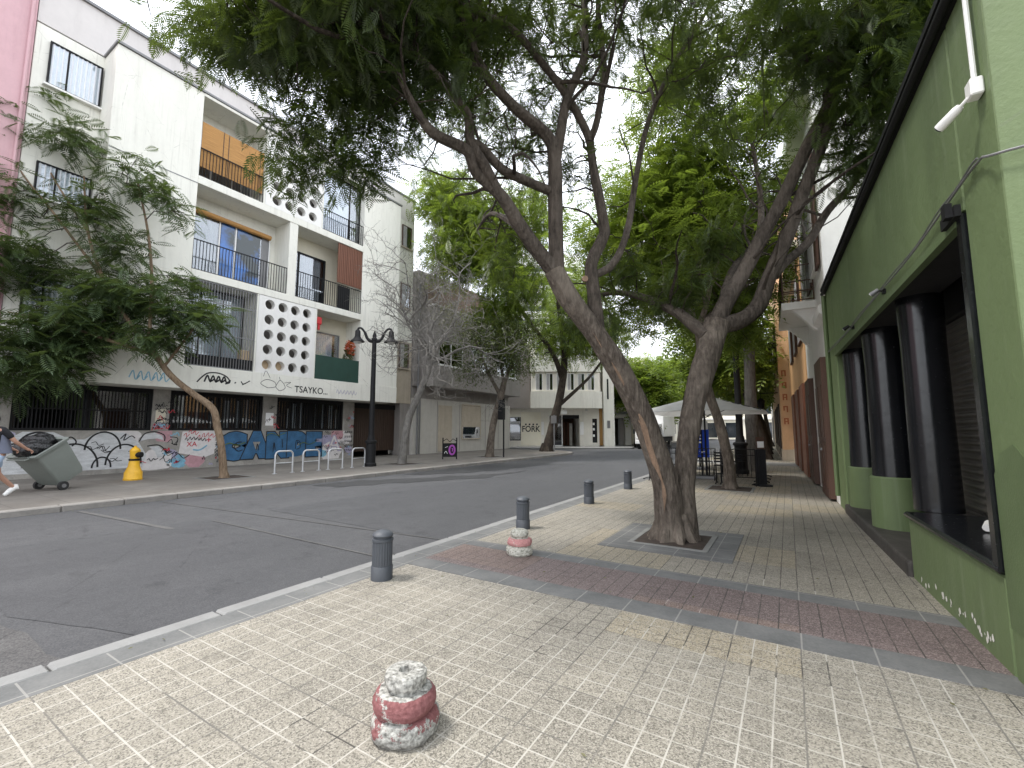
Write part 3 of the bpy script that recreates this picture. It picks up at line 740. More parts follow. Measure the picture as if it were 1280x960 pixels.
line.ribbon([(6.2, 1.2), (6.35, 1.38), (6.3, 1.15), (6.5, 1.3), (6.62, 1.22)], .035, D0 + .005)
line.ribbon([(7.7, 1.25), (7.95, 1.2), (7.9, .95), (7.75, 1.02)], .03, D0 + .005)
line.ribbon([(7.8, .4), (8.0, .6), (8.2, .42), (8.4, .55)], .03, D0 + .005)
graff(fill, 'spray_silver'); graff(line, 'spray_black')
# faded washes of older paint between the big pieces
wash_n = 0
for mt, spots in (('spray_lilac', ((7.75, .5, .25), (14.55, .9, .45), (15.9, .5, .2), (3.3, 1.25, .3))), ('spray_white', ((7.3, .35, .4), (14.75, .4, .5), (15.6, 1.1, .35), (9.4, .9, .2), (6.3, 1.3, .35))), ('spray_cyan', ((8.05, .28, .22), (14.3, .35, .2))), ('faded_pink', ((7.5, 1.3, .25), (8.6, .35, .3), (15.2, 1.3, .3)))):
    mb = MB(AF)
    for a, z, r in spots:
        mb.blob([(min(16.15, a + r * 1.3 * math.cos(t) * (1 + .4 * mnoise.noise(Vector((math.cos(t) * 2 + a, math.sin(t) * 2, z))))), min(1.48, max(.04, z + r * math.sin(t) * (1 + .4 * mnoise.noise(Vector((math.cos(t) * 2, math.sin(t) * 2 + a, 3 + z))))))) for t in np.linspace(0, 2 * PI, 22)[:-1]], D0 - .0036 + .0001 * wash_n); wash_n += 1
    graff(mb, mt)
# white rolled field with small red and black tags
mb = MB(AF); mb.blob([(8.02, .62), (8.1, 1.46), (9.05, 1.49), (9.3, 1.47), (9.28, .55), (8.95, .42), (8.5, .52)], D0 + .001); graff(mb, 'spray_white')
text_part('graffiti', 'XA', AF, 8.45, .95, .26, D0 + .006, M['spray_red'], apt, off=.01)
text_part('graffiti', '+', AF, 9.05, 1.1, .36, D0 + .006, M['spray_red'], apt, off=.01)
mb = MB(AF)
for k in range(7):
    a, z = 8.15 + k * .16, random.uniform(1.18, 1.42)
    mb.ribbon([(a, z), (a + .08, z + .1), (a + .1, z - .05), (a + .2, z + .06)], .022, D0 + .005)
graff(mb, 'spray_red')
mb = MB(AF)
for k in range(6):
    a, z = 8.2 + k * .13, 1.12 + .03 * math.sin(k); mb.ribbon([(a, z), (a + .05, z + .1), (a + .09, z - .02), (a + .13, z + .05)], .025, D0 + .0055)
for k in range(5):
    a, z = 9.38, .45 + k * .13; mb.ribbon([(a - .06, z), (a + .02, z + .1), (a + .06, z), (a + .12, z + .08)], .03, D0 + .0055)
graff(mb, 'spray_black')
mb = MB(AF); mb.ribbon([(8.5, .74), (8.75, .72), (9.0, .9)], .06, D0 + .006); mb.ribbon([(7.9, .3), (8.05, .55), (8.15, .3)], .07, D0 + .003); graff(mb, 'spray_cyan')
# big blue bubble letters
for i, (ch, a, sx) in enumerate((('C', 10.0, 1.0), ('A', 11.0, .95), ('N', 11.98, .95), ('D', 12.95, .95), ('E', 13.8, 1.0))):
    zz = .80 + .03 * (i % 2)
    text_part('graffiti', ch, AF, a, zz - .02, 1.18, D0 + .002 + .005 * i, M['spray_black'], apt, off=.205, sx=sx)
    text_part('graffiti', ch, AF, a, zz - .02, 1.18, D0 + .0045 + .005 * i, M['spray_blue'], apt, off=.168, sx=sx)
mb = MB(AF)
for P in ([(10.35, 1.0), (10.15, .98), (10.05, .8), (10.2, .62), (10.4, .66)], [(10.98, .62), (11.02, .9), (11.1, .62)], [(11.75, .5), (11.78, .95), (11.85, .6)], [(12.15, 1.1), (12.2, .7)], [(12.85, .62), (12.86, 1.0), (13.05, .95), (13.08, .68), (12.9, .6)], [(13.85, 1.0), (14.1, 1.02)], [(13.85, .68), (14.12, .66)]): mb.ribbon(P, .035, D0 + .028)
graff(mb, 'spray_black')
mb = MB(AF)
for k, (a, z) in enumerate(((9.6, .85), (11.4, 1.25), (13.0, .8))): mb.ribbon([(a, z), (a + .25, z + .12), (a + .55, z + .02), (a + .9, z + .14)], .03, D0 + .03)
graff(mb, 'leaf_bright')
# lilac letter and tags at the right end
text_part('graffiti', 'A', AF, 15.0, .8, 1.1, D0 + .002, M['spray_lilac'], apt, off=.05)
text_part('graffiti', 'A', AF, 15.0, .8, 1.1, D0 + .007, M['spray_white'], apt, off=.0)
mb = MB(AF)
for k in range(16):
    a, z = random.uniform(14.3, 16.0), random.uniform(.3, 1.4); mb.ribbon([(a, z), (a + .06, z + .09), (a + .1, z - .02), (a + .17, z + .07), (a + .22, z)], .02, D0 + .0085)
graff(mb, 'spray_black')
mb = MB(AF)
for k in range(5):
    z = 1.35 - k * .24
    for j in range(4):
        a = 15.62 + j * .13; mb.ribbon([(a, z), (a + .04, z + .12), (a + .07, z), (a + .1, z + .1)], .02, D0 + .004)
graff(mb, 'spray_black')
# a clutter of small old tags over the bare parts of the wall and on the pillars
for mt, n in (('spray_black', 44), ('spray_red', 16), ('spray_lilac', 14), ('spray_cyan', 10)):
    mb = MB(AF)
    for k in range(n):
        zone = random.choice(((7.5, 8.1, .15, 1.4), (9.25, 9.5, .2, 1.4), (14.2, 16.1, .15, 1.45), (7.1, 7.6, 1.6, 2.6), (11.22, 11.8, 1.6, 2.7), (15.55, 16.15, 1.5, 2.6), (6.6, 9.4, .1, .45)))
        a, z = random.uniform(zone[0], zone[1]), random.uniform(zone[2], zone[3]); s = random.uniform(.5, 1.1)
        P = [(a, z)]
        for q in range(random.randint(4, 7)): P.append((P[-1][0] + .055 * s * random.uniform(.2, 1.2), z + s * random.uniform(-.07, .10)))
        P = [(min(p[0], 16.18), min(max(p[1], .05), 1.47 if z < 1.5 else 2.9)) for p in P]
        mb.ribbon(P, random.uniform(.015, .035), D0 + .0095 + .0001 * k + {'spray_black': 0, 'spray_red': .0046, 'spray_lilac': .0064, 'spray_cyan': .008}[mt])
    graff(mb, mt)
# the tags on the beam
DB = .03 + .004
mb = MB(AF); mb.ribbon([(7.95, 3.33), (8.15, 3.58), (8.35, 3.72), (8.7, 3.74), (9.0, 3.62), (9.12, 3.42), (8.95, 3.34)], .05, DB)
for k in range(4): mb.ribbon([(8.2 + k * .2, 3.36), (8.3 + k * .2, 3.62), (8.4 + k * .2, 3.4), (8.55 + k * .2, 3.5)], .06, DB + .001)
mb.ribbon([(9.3, 3.4), (9.36, 3.44)], .05, DB); mb.ribbon([(9.55, 3.5), (9.65, 3.4), (9.9, 3.55)], .04, DB); mb.ribbon([(9.6, 3.36), (9.75, 3.44)], .04, DB)
graff(mb, 'spray_black')
mb = MB(AF)
mb.ribbon([(10.6, 3.35), (10.35, 3.5), (10.6, 3.68), (10.95, 3.6), (11.0, 3.4), (10.7, 3.33), (10.6, 3.35)], .022, DB); mb.ribbon([(11.0, 3.4), (11.2, 3.7), (11.45, 3.4), (11.2, 3.24), (11.0, 3.4)], .022, DB)
mb.ribbon([(11.4, 3.6), (11.7, 3.66), (11.5, 3.5), (11.75, 3.4)], .02, DB); mb.ribbon([(10.45, 3.8), (10.55, 4.05), (10.75, 3.75)], .018, DB); mb.ribbon([(11.2, 3.7), (11.15, 3.85)], .018, DB)
graff(mb, 'spray_black')
text_part('graffiti', 'TSAYKO...', AF, 12.75, 3.36, .42, DB, M['spray_black'], apt, off=.012, sx=.92)
mb = MB(AF)
for k in range(6): mb.ribbon([(14.1 + k * .2, 3.35), (14.16 + k * .2, 3.52), (14.24 + k * .2, 3.32), (14.32 + k * .2, 3.46)], .022, DB)
graff(mb, 'spray_lilac')
mb = MB(AF)
for k in range(5): mb.ribbon([(5.9 + k * .22, 3.3), (6.0 + k * .22, 3.55), (6.08 + k * .22, 3.25), (6.2 + k * .22, 3.4)], .035, DB)
graff(mb, 'spray_cyan')
# posters and pasted paper on the pillars
mb = MB(AF); mb.box(11.34, 11.7, -1.204, -1.197, 1.72, 2.3); ps = build('poster', mb, M['pure_white'], apt)
text_part('arrow', '+', AF, 11.52, 1.98, .3, -1.193, M['letter_black'], ps)
mb = MB(AF); mb.box(7.18, 7.5, -1.204, -1.197, 1.8, 2.3); build('poster', mb, M['cream_plaster'], apt)
mb = MB(AF)
for k in range(5): mb.ribbon([(7.1 + k * .09, 1.5 + .03 * k), (7.17 + k * .09, 1.75), (7.22 + k * .09, 1.55), (7.3 + k * .09, 1.7)], .03, -1.196)
graff(mb, 'spray_red')

# things on the balconies
pot = thing('potted_plant', 'potted plant with orange red leaves standing on the green sheeted balcony', 'plant', AF(15.0, -.3, 4.0))
mb = MB(); mb.lathe([(.16, 0), (.22, .35), (.24, .36), (.24, .4), (.2, .4)], AF(15.0, -.3, 4.0), 14); build('pot', mb, M['terracotta'], pot)
def leafball(c, rad, n, size, parent, mat, name='foliage'):
    mb = MB()
    for _ in range(n):
        v = Vector(rng.normal(size=3)); v.normalize(); p = Vector(c) + Vector((v.x * rad[0], v.y * rad[1], v.z * rad[2])) * random.random() ** .4
        d = Vector(rng.normal(size=3)).normalized(); e = d.orthogonal().normalized(); s = size * random.uniform(.6, 1.3)
        mb.add([p - d * s, p + e * s * .4, p + d * s, p - e * s * .4], [(0, 1, 2, 3)])
    return build(name, mb, M[mat], parent, normals=False)
leafball(AF(15.0, -.3, 5.2), (.25, .3, .75), 260, .09, pot, 'leaf_olive'); leafball(AF(15.02, -.25, 5.75), (.22, .28, .5), 200, .09, pot, 'petal_red', 'red_leaves')
al = thing('alarm_box', 'red alarm box fixed under the balcony ceiling beside the holed screen', 'alarm', AF(13.05, -.15, 6.8))
mb = MB(AF); mb.box(12.9, 13.2, -.2, -.06, 6.62, 6.98); build('housing', mb, M['red_plastic'], al, bevel=.03); mb = MB(AF); mb.box(13.0, 13.1, -.14, -.08, 6.35, 6.62); build('horn', mb, M['red_plastic'], al)
cb = MB(AF); cb.box(9.6, 9.93, -.5, -.2, 3.96, 4.85); tag(build('cardboard_box', cb, M['cardboard'], None, bevel=.01), 'tan cardboard box standing on the barred balcony beside the holed screen', 'box')

# ================================================================== PINK BUILDING
pk = thing('pink_building', 'pink plastered building at the left edge beside the white apartment block', 'building', (-20.2, -2, 0))
PF = Frame(-20.2, 0, 0, 1, 1, 0)
mb = MB(PF); mb.box(-14, 3.06, -6, .0, 3.3, 17.3); build('wall', mb, M['pink_plaster'], pk)
mb = MB(PF); mb.box(-14, 3.06, -6, .02, 0, 3.3); build('base_wall', mb, M['old_concrete'], pk)
mb = MB(PF); mb.box(-14, 3.06, -6, .12, 17.3, 17.5); build('cornice', mb, M['parapet'], pk)
mb = MB(PF); mb.tube([PF(2.95, .06, .1), PF(2.95, .06, 17.2)], .045, 8); build('downpipe', mb, M['pink_plaster'], pk)
for a in (-.2, -3.4):
    for z in (5.0, 8.8, 12.8): window(pk, PF, a, a + 1.5, z, z + 1.6, .0, frame='white_paint', sill='parapet', depth=.08)

# ================================================================== GREY BUILDING
gb = thing('grey_building', 'grey concrete building with an overhanging upper floor and a boarded roof terrace', 'building', (-20, 26, 0))
GF = Frame(-19.0, 0, 0, 1, 1, 0)
mb = MB(GF); mb.box(20.5, 32, -8, -1.0, 0, 3.55); build('ground_wall', mb, M['pale_panel'], gb)
mb = MB(GF); mb.box(20.5, 32, -8, -1.15, 3.55, 4.3); build('recess_band', mb, M['grey_render'], gb)
mb = MB(GF); mb.box(21.2, 32.05, -8, 0, 4.3, 5.75); mb.box(21.2, 32.05, -8, 0, 7.45, 9.55); mb.box(21.2, 21.75, -8, 0, 5.75, 7.45); mb.box(31.4, 32.05, -8, 0, 5.75, 7.45)
mb.box(24.3, 25.2, -8, 0, 5.75, 7.45); mb.box(27.6, 28.6, -8, 0, 5.75, 7.45); mb.box(20.5, 21.2, -8, -1.0, 4.3, 11.8); build('wall', mb, M['grey_render'], gb, bevel=.02)
for a0, a1 in ((21.75, 24.3), (25.2, 27.6), (28.6, 31.4)):
    window(gb, GF, a0, a1, 5.76, 7.44, -.35, panes=2, frame='alum', cur=None, glass='glass_dark', sill='alum', depth=.3, fw=.07)
mb = MB(GF); mb.box(21.15, 32.1, -.5, .06, 9.55, 9.68); build('coping', mb, M['parapet'], gb)
mb = MB(GF)
for i in range(66):
    a = 22.0 + i * .15; mb.box(a, a + .135, -1.3, -1.26, 9.68, 12.2 + .02 * (i % 3))
build('terrace_boarding', mb, M['terrace_wood'], gb)
mb = MB(GF); mb.box(22, 32, -8, -2.2, 9.6, 12.6); build('upper_storey', mb, M['grey_render'], gb)
mb = MB(GF)
for a in (22.8, 25.2, 28.4, 30.2): mb.box(a - .02, a + .02, -1.0, -.985, .05, 3.5)
build('panel_joint', mb, M['grey_render'], gb)
mb = MB(GF); mb.box(22.9, 24.3, -1.0, -.96, .1, 3.2); build('door', mb, M['beige_plaster'], gb)
window(gb, GF, 25.4, 27.7, .85, 3.4, -1.0, panes=1, frame='beige_plaster', cur=None, glass='glass_dark', depth=.09, fw=.08)
mb = MB(GF); mb.box(25.5, 27.6, -.94, -.925, 1.75, 3.3); build('roller_blind', mb, M['beige_plaster'], gb)
mb = MB(GF); mb.tube([GF(20.8, -.9, 0), GF(20.8, -.9, 11.5)], .06, 8); mb.tube([GF(21.05, -.93, 0), GF(21.05, -.93, 4.3)], .04, 8); build('downpipe', mb, M['grey_metal'], gb)

# ================================================================== CORNER SHOP BUILDING
fk = thing('shop_building', 'pale corner building with a rounded overhang above its lettered shop front', 'building', (FORK_O.x, FORK_O.y, 0))
K = 42 / FPX
def fa(u): return (u - 634) * K
def fz(v): return CAMH + (538 - v) * K
mb = MB(FF)
mb.box(-22, fa(636), -9, 0, 0, 3.55); mb.box(fa(636), fa(651), -9, 0, 0, .55); mb.box(fa(636), fa(651), -9, 0, 2.75, 3.55)
mb.box(fa(651), fa(686), -9, 0, 0, 3.55); mb.box(fa(686), fa(724), -9, 0, 2.95, 3.55)
mb.box(fa(724), fa(740), -9, 0, 0, 3.55); mb.box(fa(740), fa(746), -9, 0, 2.6, 3.55); mb.box(fa(740), fa(746), -9, 0, 0, .35); mb.box(fa(746), fa(748.5), -9, 0, 0, 3.55)
build('ground_wall', mb, M['shop_stone'], fk)
mb = MB(FF); mb.box(fa(651), fa(676), 0, .03, 0.1, 3.2); build('cream_panel', mb, M['shop_cream'], fk)
# rounded overhang, upper floors set on it
def over(a0, a1, d, r, n=8):
    p = [(a0, -9), (a0, d)]
    for k in range(n + 1):
        an = PI / 2 - k / n * PI / 2; p.append((a1 - r + r * math.cos(an), d - r + r * math.sin(an)))
    return p + [(a1, -9)]
mb = MB(FF); mb.prism(over(fa(663), fa(753), 1.1, 1.1), 3.55, 5.1, 'ad'); mb.prism(over(fa(663), fa(752), 1.0, 1.0), 6.95, 8.3, 'ad'); mb.prism(over(fa(663), fa(752), 1.0, 1.0), 10.1, 11.6, 'ad'); build('overhang', mb, M['white_plaster'], fk)
mb = MB(FF); mb.prism(over(fa(663.5), fa(751), .8, .8), 5.1, 6.95, 'ad'); mb.prism(over(fa(663.5), fa(751), .8, .8), 8.3, 10.1, 'ad'); build('upper_wall', mb, M['shop_stone'], fk)
for z in (5.2, 8.4):
    for u in (669, 682, 695, 708, 721, 733): window(fk, FF, fa(u), fa(u + 8.5), z, z + 1.6, .8, frame='alum', cur='curtain_grey', depth=.08, panes=2, span=(fa(u) + .06, fa(u) + .32))
mb = MB(FF); mb.box(fa(753), fa(766), -9, .55, 0, 12.2); build('pier', mb, M['white_plaster'], fk)
for z0 in (4.4, 7.6):
    mb = MB(FF); mb.box(fa(757.5), fa(759.5), .55, .58, z0, z0 + 1.9); build('slit_window', mb, M['windscreen'], fk)
mb = MB(FF); mb.box(fa(757), fa(760.5), .55, .58, 1.7, 2.4); build('sign_plate', mb, M['grey_metal'], fk)
mb = MB(FF); mb.box(-22, fa(662.5), -9, .3, 3.55, 9.5); build('side_wing', mb, M['grey_render'], fk)
mb = MB(FF); mb.box(fa(636), fa(766), -9, -4.2, 0, 3.5); build('inside', mb, M['shop_inside'], fk)
w = window(fk, FF, fa(636), fa(651), .55, 2.75, -.12, panes=1, frame='black_metal', cur=None, glass='glass_dark', depth=.1, fw=.06)
mb = MB(FF); mb.box(fa(638), fa(649.5), -.06, -.05, 2.05, 2.35); mb.box(fa(638), fa(642), -.06, -.05, .75, .95); mb.box(fa(644), fa(649.5), -.06, -.05, .72, .9); build('decal', mb, M['pure_white'], w)
# the entrance
mb = MB(FF)
for u in (686, 702): mb.box(fa(u), fa(u) + .08, -.35, -.2, 0, 2.95)
mb.box(fa(686) + .08, fa(702), -.35, -.2, 0, .12); build('door_frame', mb, M['alum'], fk)
mb = MB(FF); mb.box(fa(687.5), fa(702), -.3, -.29, .12, 2.9); build('door_glass', mb, M['glass_dark'], fk)
mb = MB(FF); mb.box(fa(703.5), fa(724), -.3, -.2, 2.6, 2.95); build('lintel_board', mb, M['black_metal'], fk)
for u in (708, 713): 
    mb = MB(FF); mb.box(fa(u), fa(u + 2.4), -3.0, -2.7, 0, 2.3); build('interior_panel', mb, M['wood_panel'], fk)
mb = MB(FF); mb.box(fa(714.5), fa(718), -2.0, -1.8, 0, 2.2); build('interior_panel', mb, M['pale_panel'], fk)
for u0, u1 in ((724.5, 729), (676.5, 679.5)):
    mb = MB(FF); mb.box(fa(u0), fa(u1), .004, .03, 1.1, 2.3); build('poster', mb, M['pure_white'], fk)
mb = MB(FF); mb.box(fa(740), fa(746), -.15, -.1, .35, 2.6); w = build('narrow_window', mb, M['windscreen'], fk)
mb = MB(FF)
for z in (.9, 1.5, 2.0): mb.box(fa(740.6), fa(743), -.1, -.08, z, z + .22)
build('decal', mb, M['pure_white'], w)
mb = MB(FF); mb.box(fa(748.5), fa(753), -.2, -.1, .1, 3.55); build('wood_strip', mb, M['oak'], fk)
# lettering and four small squares above it
text_part('lettering', 'FORK', FF, fa(663.5), fz(536.5), .78, .036, M['letter_black'], fk, off=.018, sx=.86)
mb = MB(FF)
for k in range(4): mb.box(fa(656.2 + k * 4.6), fa(658.2 + k * 4.6), .03, .04, fz(531.6), fz(529.6))
build('square_mark', mb, M['letter_black'], fk)
mb = MB(FF); mb.box(fa(700), fa(707), .75, .85, 3.0, 3.42); sg = build('hanging_sign', mb, M['pure_white'], fk, bevel=.01)
mb = MB(FF); mb.tube([FF(fa(703.5), .8, 3.42), FF(fa(703.5), .8, 3.55)], .02, 6); build('rod', mb, M['black_metal'], sg)
mb = MB(FF); mb.lathe([(.001, 0), (.12, .02), (.14, .1), (.1, .18), (.03, .22)], FF(fa(732), .5, 3.3), 12); build('ceiling_lamp', mb, M['lamp_glass'], fk)

# garage beyond
gg = thing('garage', 'low garage with a dark open doorway beside the corner shop', 'garage', FF(11, -3, 0))
mb = MB(FF); mb.box(fa(766.5), fa(767.5), -8, -2.5, 0, 3.1); mb.box(fa(789), fa(797), -8, -2.5, 0, 3.1); mb.box(fa(767.5), fa(789), -8, -2.5, 2.75, 3.1); build('wall', mb, M['pale_panel'], gg)
mb = MB(FF); mb.box(fa(765.5), fa(799), -8.2, -2.2, 3.1, 3.35); build('roof', mb, M['grey_metal'], gg)
mb = MB(FF); mb.box(fa(767.6), fa(771), -3.2, -3.1, 0, 2.7); mb.box(fa(782), fa(784), -3.2, -3.1, 0, 2.7); build('door_post', mb, M['grey_metal'], gg)
mb = MB(FF); mb.box(fa(767.5), fa(789), -7.9, -7.7, 0, 2.75); build('back_wall', mb, M['dark_inside'], gg)
mb = MB(FF); mb.box(fa(784), fa(789), -3.3, -3.2, 0, 2.75); build('door', mb, M['grey_render'], gg)

# ================================================================== GREEN BUILDING
gr_n = math.hypot(1, .039)
# a runs towards the viewer's back along the wall (a = -distance up the street), d faces the street
GW = Frame(1.256, 0, -.039 / gr_n, 1 / gr_n, -1 / gr_n, -.039 / gr_n)
gw = thing('green_building', 'green corner building with black round columns and dark roller shutters', 'building', (1.2, 7, 0))
A0, A1 = 3.5, 11.25
mb = MB(GW)
mb.box(A0, 4.05, -.45, 0, -.1, 4.35); mb.box(4.05, 6.2, -.45, 0, -.1, .60); mb.box(4.05, 10.35, -.45, 0, 2.97, 4.35); mb.box(10.35, A1, -.45, 0, -.1, 4.35)
mb.box(4.05, A1, -7, -1.4, -.1, 4.35); mb.box(A0, 4.05, -1.4, -.45, -.1, 4.35); mb.box(10.35, A1, -1.4, -.45, -.1, 4.35); mb.box(4.05, 10.35, -1.4, -.45, 3.25, 4.35)
build('wall', mb, M['green_wall'], gw, bevel=.02)
# chamfered corner turning away from the street
mb = MB(GW); mb.prism([(A0 - .003, 0.0), (2.4, -1.9), (2.4, -7), (A0 - .003, -7)], -.1, 4.35, 'ad'); build('corner_wall', mb, M['green_wall'], gw)
mb = MB(GW); mb.prism([(3.51, .3), (4.04, .3), (4.04, 1.22), (3.93, 1.36), (3.75, 1.42), (3.60, 1.33), (3.51, 1.38)], .0005, .003, 'az'); build('paint_patch', mb, M['green_dark'], gw)
# cornice: gutter with a black lip
mb = MB(GW); mb.box(A0 - .1, A1, -.3, .045, 4.35, 4.42); mb.box(A0 - .1, A1, -.3, .075, 4.42, 4.47); mb.tube([GW(A0 - .1, .05, 4.36), GW(A1, .05, 4.36)], .032, 10); build('gutter', mb, M['black_metal'], gw)
mb = MB(GW); mb.box(A0 - .1, A1, -5, -.5, 4.35, 4.6); build('roof_edge', mb, M['green_dark'], gw)
# black frame round the opening
mb = MB(GW); mb.box(4.055, 4.13, -.4, .025, .62, 2.965); build('opening_frame', mb, M['black_gloss'], gw)
mb = MB(GW); mb.box(4.13, 10.33, -.03, .03, 2.90, 2.966); build('lintel_trim', mb, M['green_dark'], gw)
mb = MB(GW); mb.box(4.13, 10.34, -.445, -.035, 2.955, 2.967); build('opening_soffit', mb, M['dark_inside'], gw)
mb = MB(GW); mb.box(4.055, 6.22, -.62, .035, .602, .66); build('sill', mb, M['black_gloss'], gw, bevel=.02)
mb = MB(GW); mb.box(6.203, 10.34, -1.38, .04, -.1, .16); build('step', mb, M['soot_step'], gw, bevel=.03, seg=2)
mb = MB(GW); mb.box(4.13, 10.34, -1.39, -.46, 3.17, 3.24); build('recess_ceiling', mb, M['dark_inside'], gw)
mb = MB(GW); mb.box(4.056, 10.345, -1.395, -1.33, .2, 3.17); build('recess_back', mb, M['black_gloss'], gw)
# corrugated shutters
def shutter(a0, a1, d, z0, z1, pitch=.075):
    mb = MB(GW); n = int((z1 - z0) / pitch)
    prof = []
    for i in range(n):
        z = z0 + i * pitch
        prof += [(d, z), (d + .022, z + pitch * .3), (d + .022, z + pitch * .6), (d, z + pitch * .85)]
    prof += [(d, z1), (d - .03, z1), (d - .03, z0)]
    mb.prism(prof, a0, a1, 'dz'); return mb
build('roller_shutter', shutter(4.15, 7.75, -.66, .66, 2.72), M['shutter'], gw)
mb = MB(GW); mb.box(4.14, 7.75, -.85, -.60, 2.72, 3.1); build('shutter_box', mb, M['black_metal'], gw, bevel=.02)
build('roller_shutter', shutter(7.9, 8.5, -1.3, .2, 2.85), M['shutter'], gw); build('roller_shutter', shutter(8.6, 10.2, -1.3, .2, 2.85), M['shutter'], gw)
# columns with green drums
for i, (a, zb, zt) in enumerate(((6.42, .0, .0), (8.2, .16, .86), (10.08, .16, .86))):
    c = GW(a, -.30, 0)
    mb = MB(); mb.lathe([((.245 if zt else .20), zt if zt else .66), ((.235 if zt else .195), 1.2), ((.23 if zt else .19), 2.4), ((.245 if zt else .20), 2.9), ((.25 if zt else .205), 3.17)], c, 40, fn=lambda r, z, an: r * (1 + .012 * mnoise.noise(Vector((math.cos(an) * 2, math.sin(an) * 2, z * 2))))); build('column', mb, M['black_gloss'], gw)
    if zt:
        mb = MB(); mb.lathe([(.29, zb), (.285, zb + .5), (.28, zt - .02), (.26, zt), (.2, zt + .003)], c, 40); build('column_drum', mb, M['green_wall'], gw)
# peeling paint chips low on the wall
mb = MB(GW)
for _ in range(26):
    a = random.uniform(4.3, 6.0); z = random.uniform(.04, .10) + (6.0 - a) * .05 * random.random(); s = random.uniform(.008, .026)
    mb.blob([(a + s * math.cos(t) * random.uniform(.6, 1.3), z + s * 1.2 * math.sin(t) * random.uniform(.5, 1.3)) for t in np.linspace(0, 2 * PI, 8)[:-1]], .003)
build('bare_plaster_chip', mb, M['white_plaster'], gw, normals=False)
# white service conduit, junction box, cable along the lintel
mb = MB(GW); mb.tube([GW(3.62, .03, 3.63), GW(3.62, .03, 4.34)], .014, 8); build('conduit', mb, M['camera_white'], gw)
mb = MB(GW)
pts = [GW(2.9, -.95, 3.1), GW(3.3, -.36, 3.04), GW(3.46, .03, 3.06), GW(3.7, .03, 3.14), GW(4.2, .03, 3.12), GW(5.2, .035, 3.06), GW(7, .03, 3.07), GW(9, .035, 3.05), GW(11.2, .03, 3.1)]
mb.tube(catmull([Vector(p) for p in pts], 6), .008, 6); mb.tube([Vector(p) + Vector((0, 0, .026 + .01 * math.sin(i))) for i, p in enumerate(catmull([Vector(p) for p in pts[3:]], 6))], .006, 6); build('wall_cable', mb, M['grey_metal'], gw)
mb = MB(GW); mb.tube([GW(11.15, .04, .2), GW(11.15, .04, 4.3)], .04, 8); build('downpipe', mb, M['green_dark'], gw)

cam_ = thing('security_camera', 'white security camera on a box high on the green corner wall', 'camera', GW(3.62, .06, 3.55))
mb = MB(GW); mb.box(3.575, 3.665, .002, .065, 3.515, 3.625); build('junction_box', mb, M['camera_white'], cam_, bevel=.008)
mb = MB(GW); mb.tube([GW(3.64, .06, 3.535), GW(3.66, .085, 3.51), GW(3.69, .10, 3.505)], .010, 8); build('bracket', mb, M['camera_white'], cam_)
p0, p1 = Vector(GW(3.675, .085, 3.515)), Vector(GW(3.775, .165, 3.455)); ax = (p1 - p0).normalized()
mb = MB(); mb.tube([p0, p0 + ax * .02, p1 - ax * .02, p1], [.020, .027, .030, .029], 16); hs = build('housing', mb, M['camera_white'], cam_)
mb = MB(); mb.tube([p1 - ax * .004, p1 + ax * .008], [.024, .022], 16); build('lens', mb, M['windscreen'], hs)
mb = MB(GW); mb.box(4.02, 4.30, .026, .06, 2.94, 3.02); mb.box(4.05, 4.12, .06, .10, 2.95, 3.05); build('bracket', mb, M['black_metal'], gw)
for i, a in enumerate((6.3, 8.3)):
    lt = thing('spotlight', ['small metal spotlight above the nearest black column', 'small dark spotlight above the middle black column'][i], 'spotlight', GW(a, .05, 3.05), 'spotlights along the green lintel')
    mb = MB(GW); mb.box(a - .03, a + .03, .0, .03, 3.02, 3.07); mb.tube([GW(a, .03, 3.05), GW(a, .075, 3.065)], .008, 6); build('bracket', mb, M['black_metal'], lt)
    q0, q1 = Vector(GW(a, .06, 3.075)), Vector(GW(a + .03, .125, 3.03)); mb = MB(); mb.tube([q0, q1], [.02, .03], 12); hd = build('lamp_head', mb, M['grey_metal' if i == 0 else 'black_metal'], lt)
    ax = (q1 - q0).normalized(); mb = MB(); mb.tube([q1, q1 + ax * .006], [.025, .024], 12); build('lens', mb, M['lamp_glass'], hd)
ca = MB(GW); c = GW(5.0, -.22, .662); ca.tube([GW(5.25, -.3, .70), GW(5.4, -.36, .715)], .03, 10); tag(build('drink_can', ca, M['camera_white'], None), 'white drink can lying on the black window sill', 'can')

# ================================================================== BUILDINGS FARTHER ALONG THE NEAR SIDE
wb = thing('white_house', 'white two storey house with brown doors and a small iron balcony', 'building', GW(14, 0, 0))
H0, H1 = 11.27, 16.6
mb = MB(GW); mb.box(H0, 11.75, -6, 0, 0, 9.2); mb.box(11.75, 13.1, -6, 0, 3.1, 9.2); mb.box(13.1, 14.9, -6, 0, 0, 9.2); mb.box(14.9, 16.2, -6, 0, 2.95, 9.2); mb.box(16.2, H1, -6, 0, 0, 9.2); mb.box(11.75, 13.1, -6, -.3, 0, 3.1); mb.box(14.9, 16.2, -6, -.3, 0, 2.95); build('wall', mb, M['white_paint'], wb, bevel=.01)
mb = MB(GW); mb.prism([(0, 9.0), (.35, 9.2), (.4, 9.4), (-.2, 9.4)], H0, H1, 'dz'); build('cornice', mb, M['white_paint'], wb); mb = MB(GW); mb.prism([(0, 3.9), (.12, 3.98), (.12, 4.15), (0, 4.2)], H0, 12.6, 'dz'); build('cornice', mb, M['white_paint'], wb)
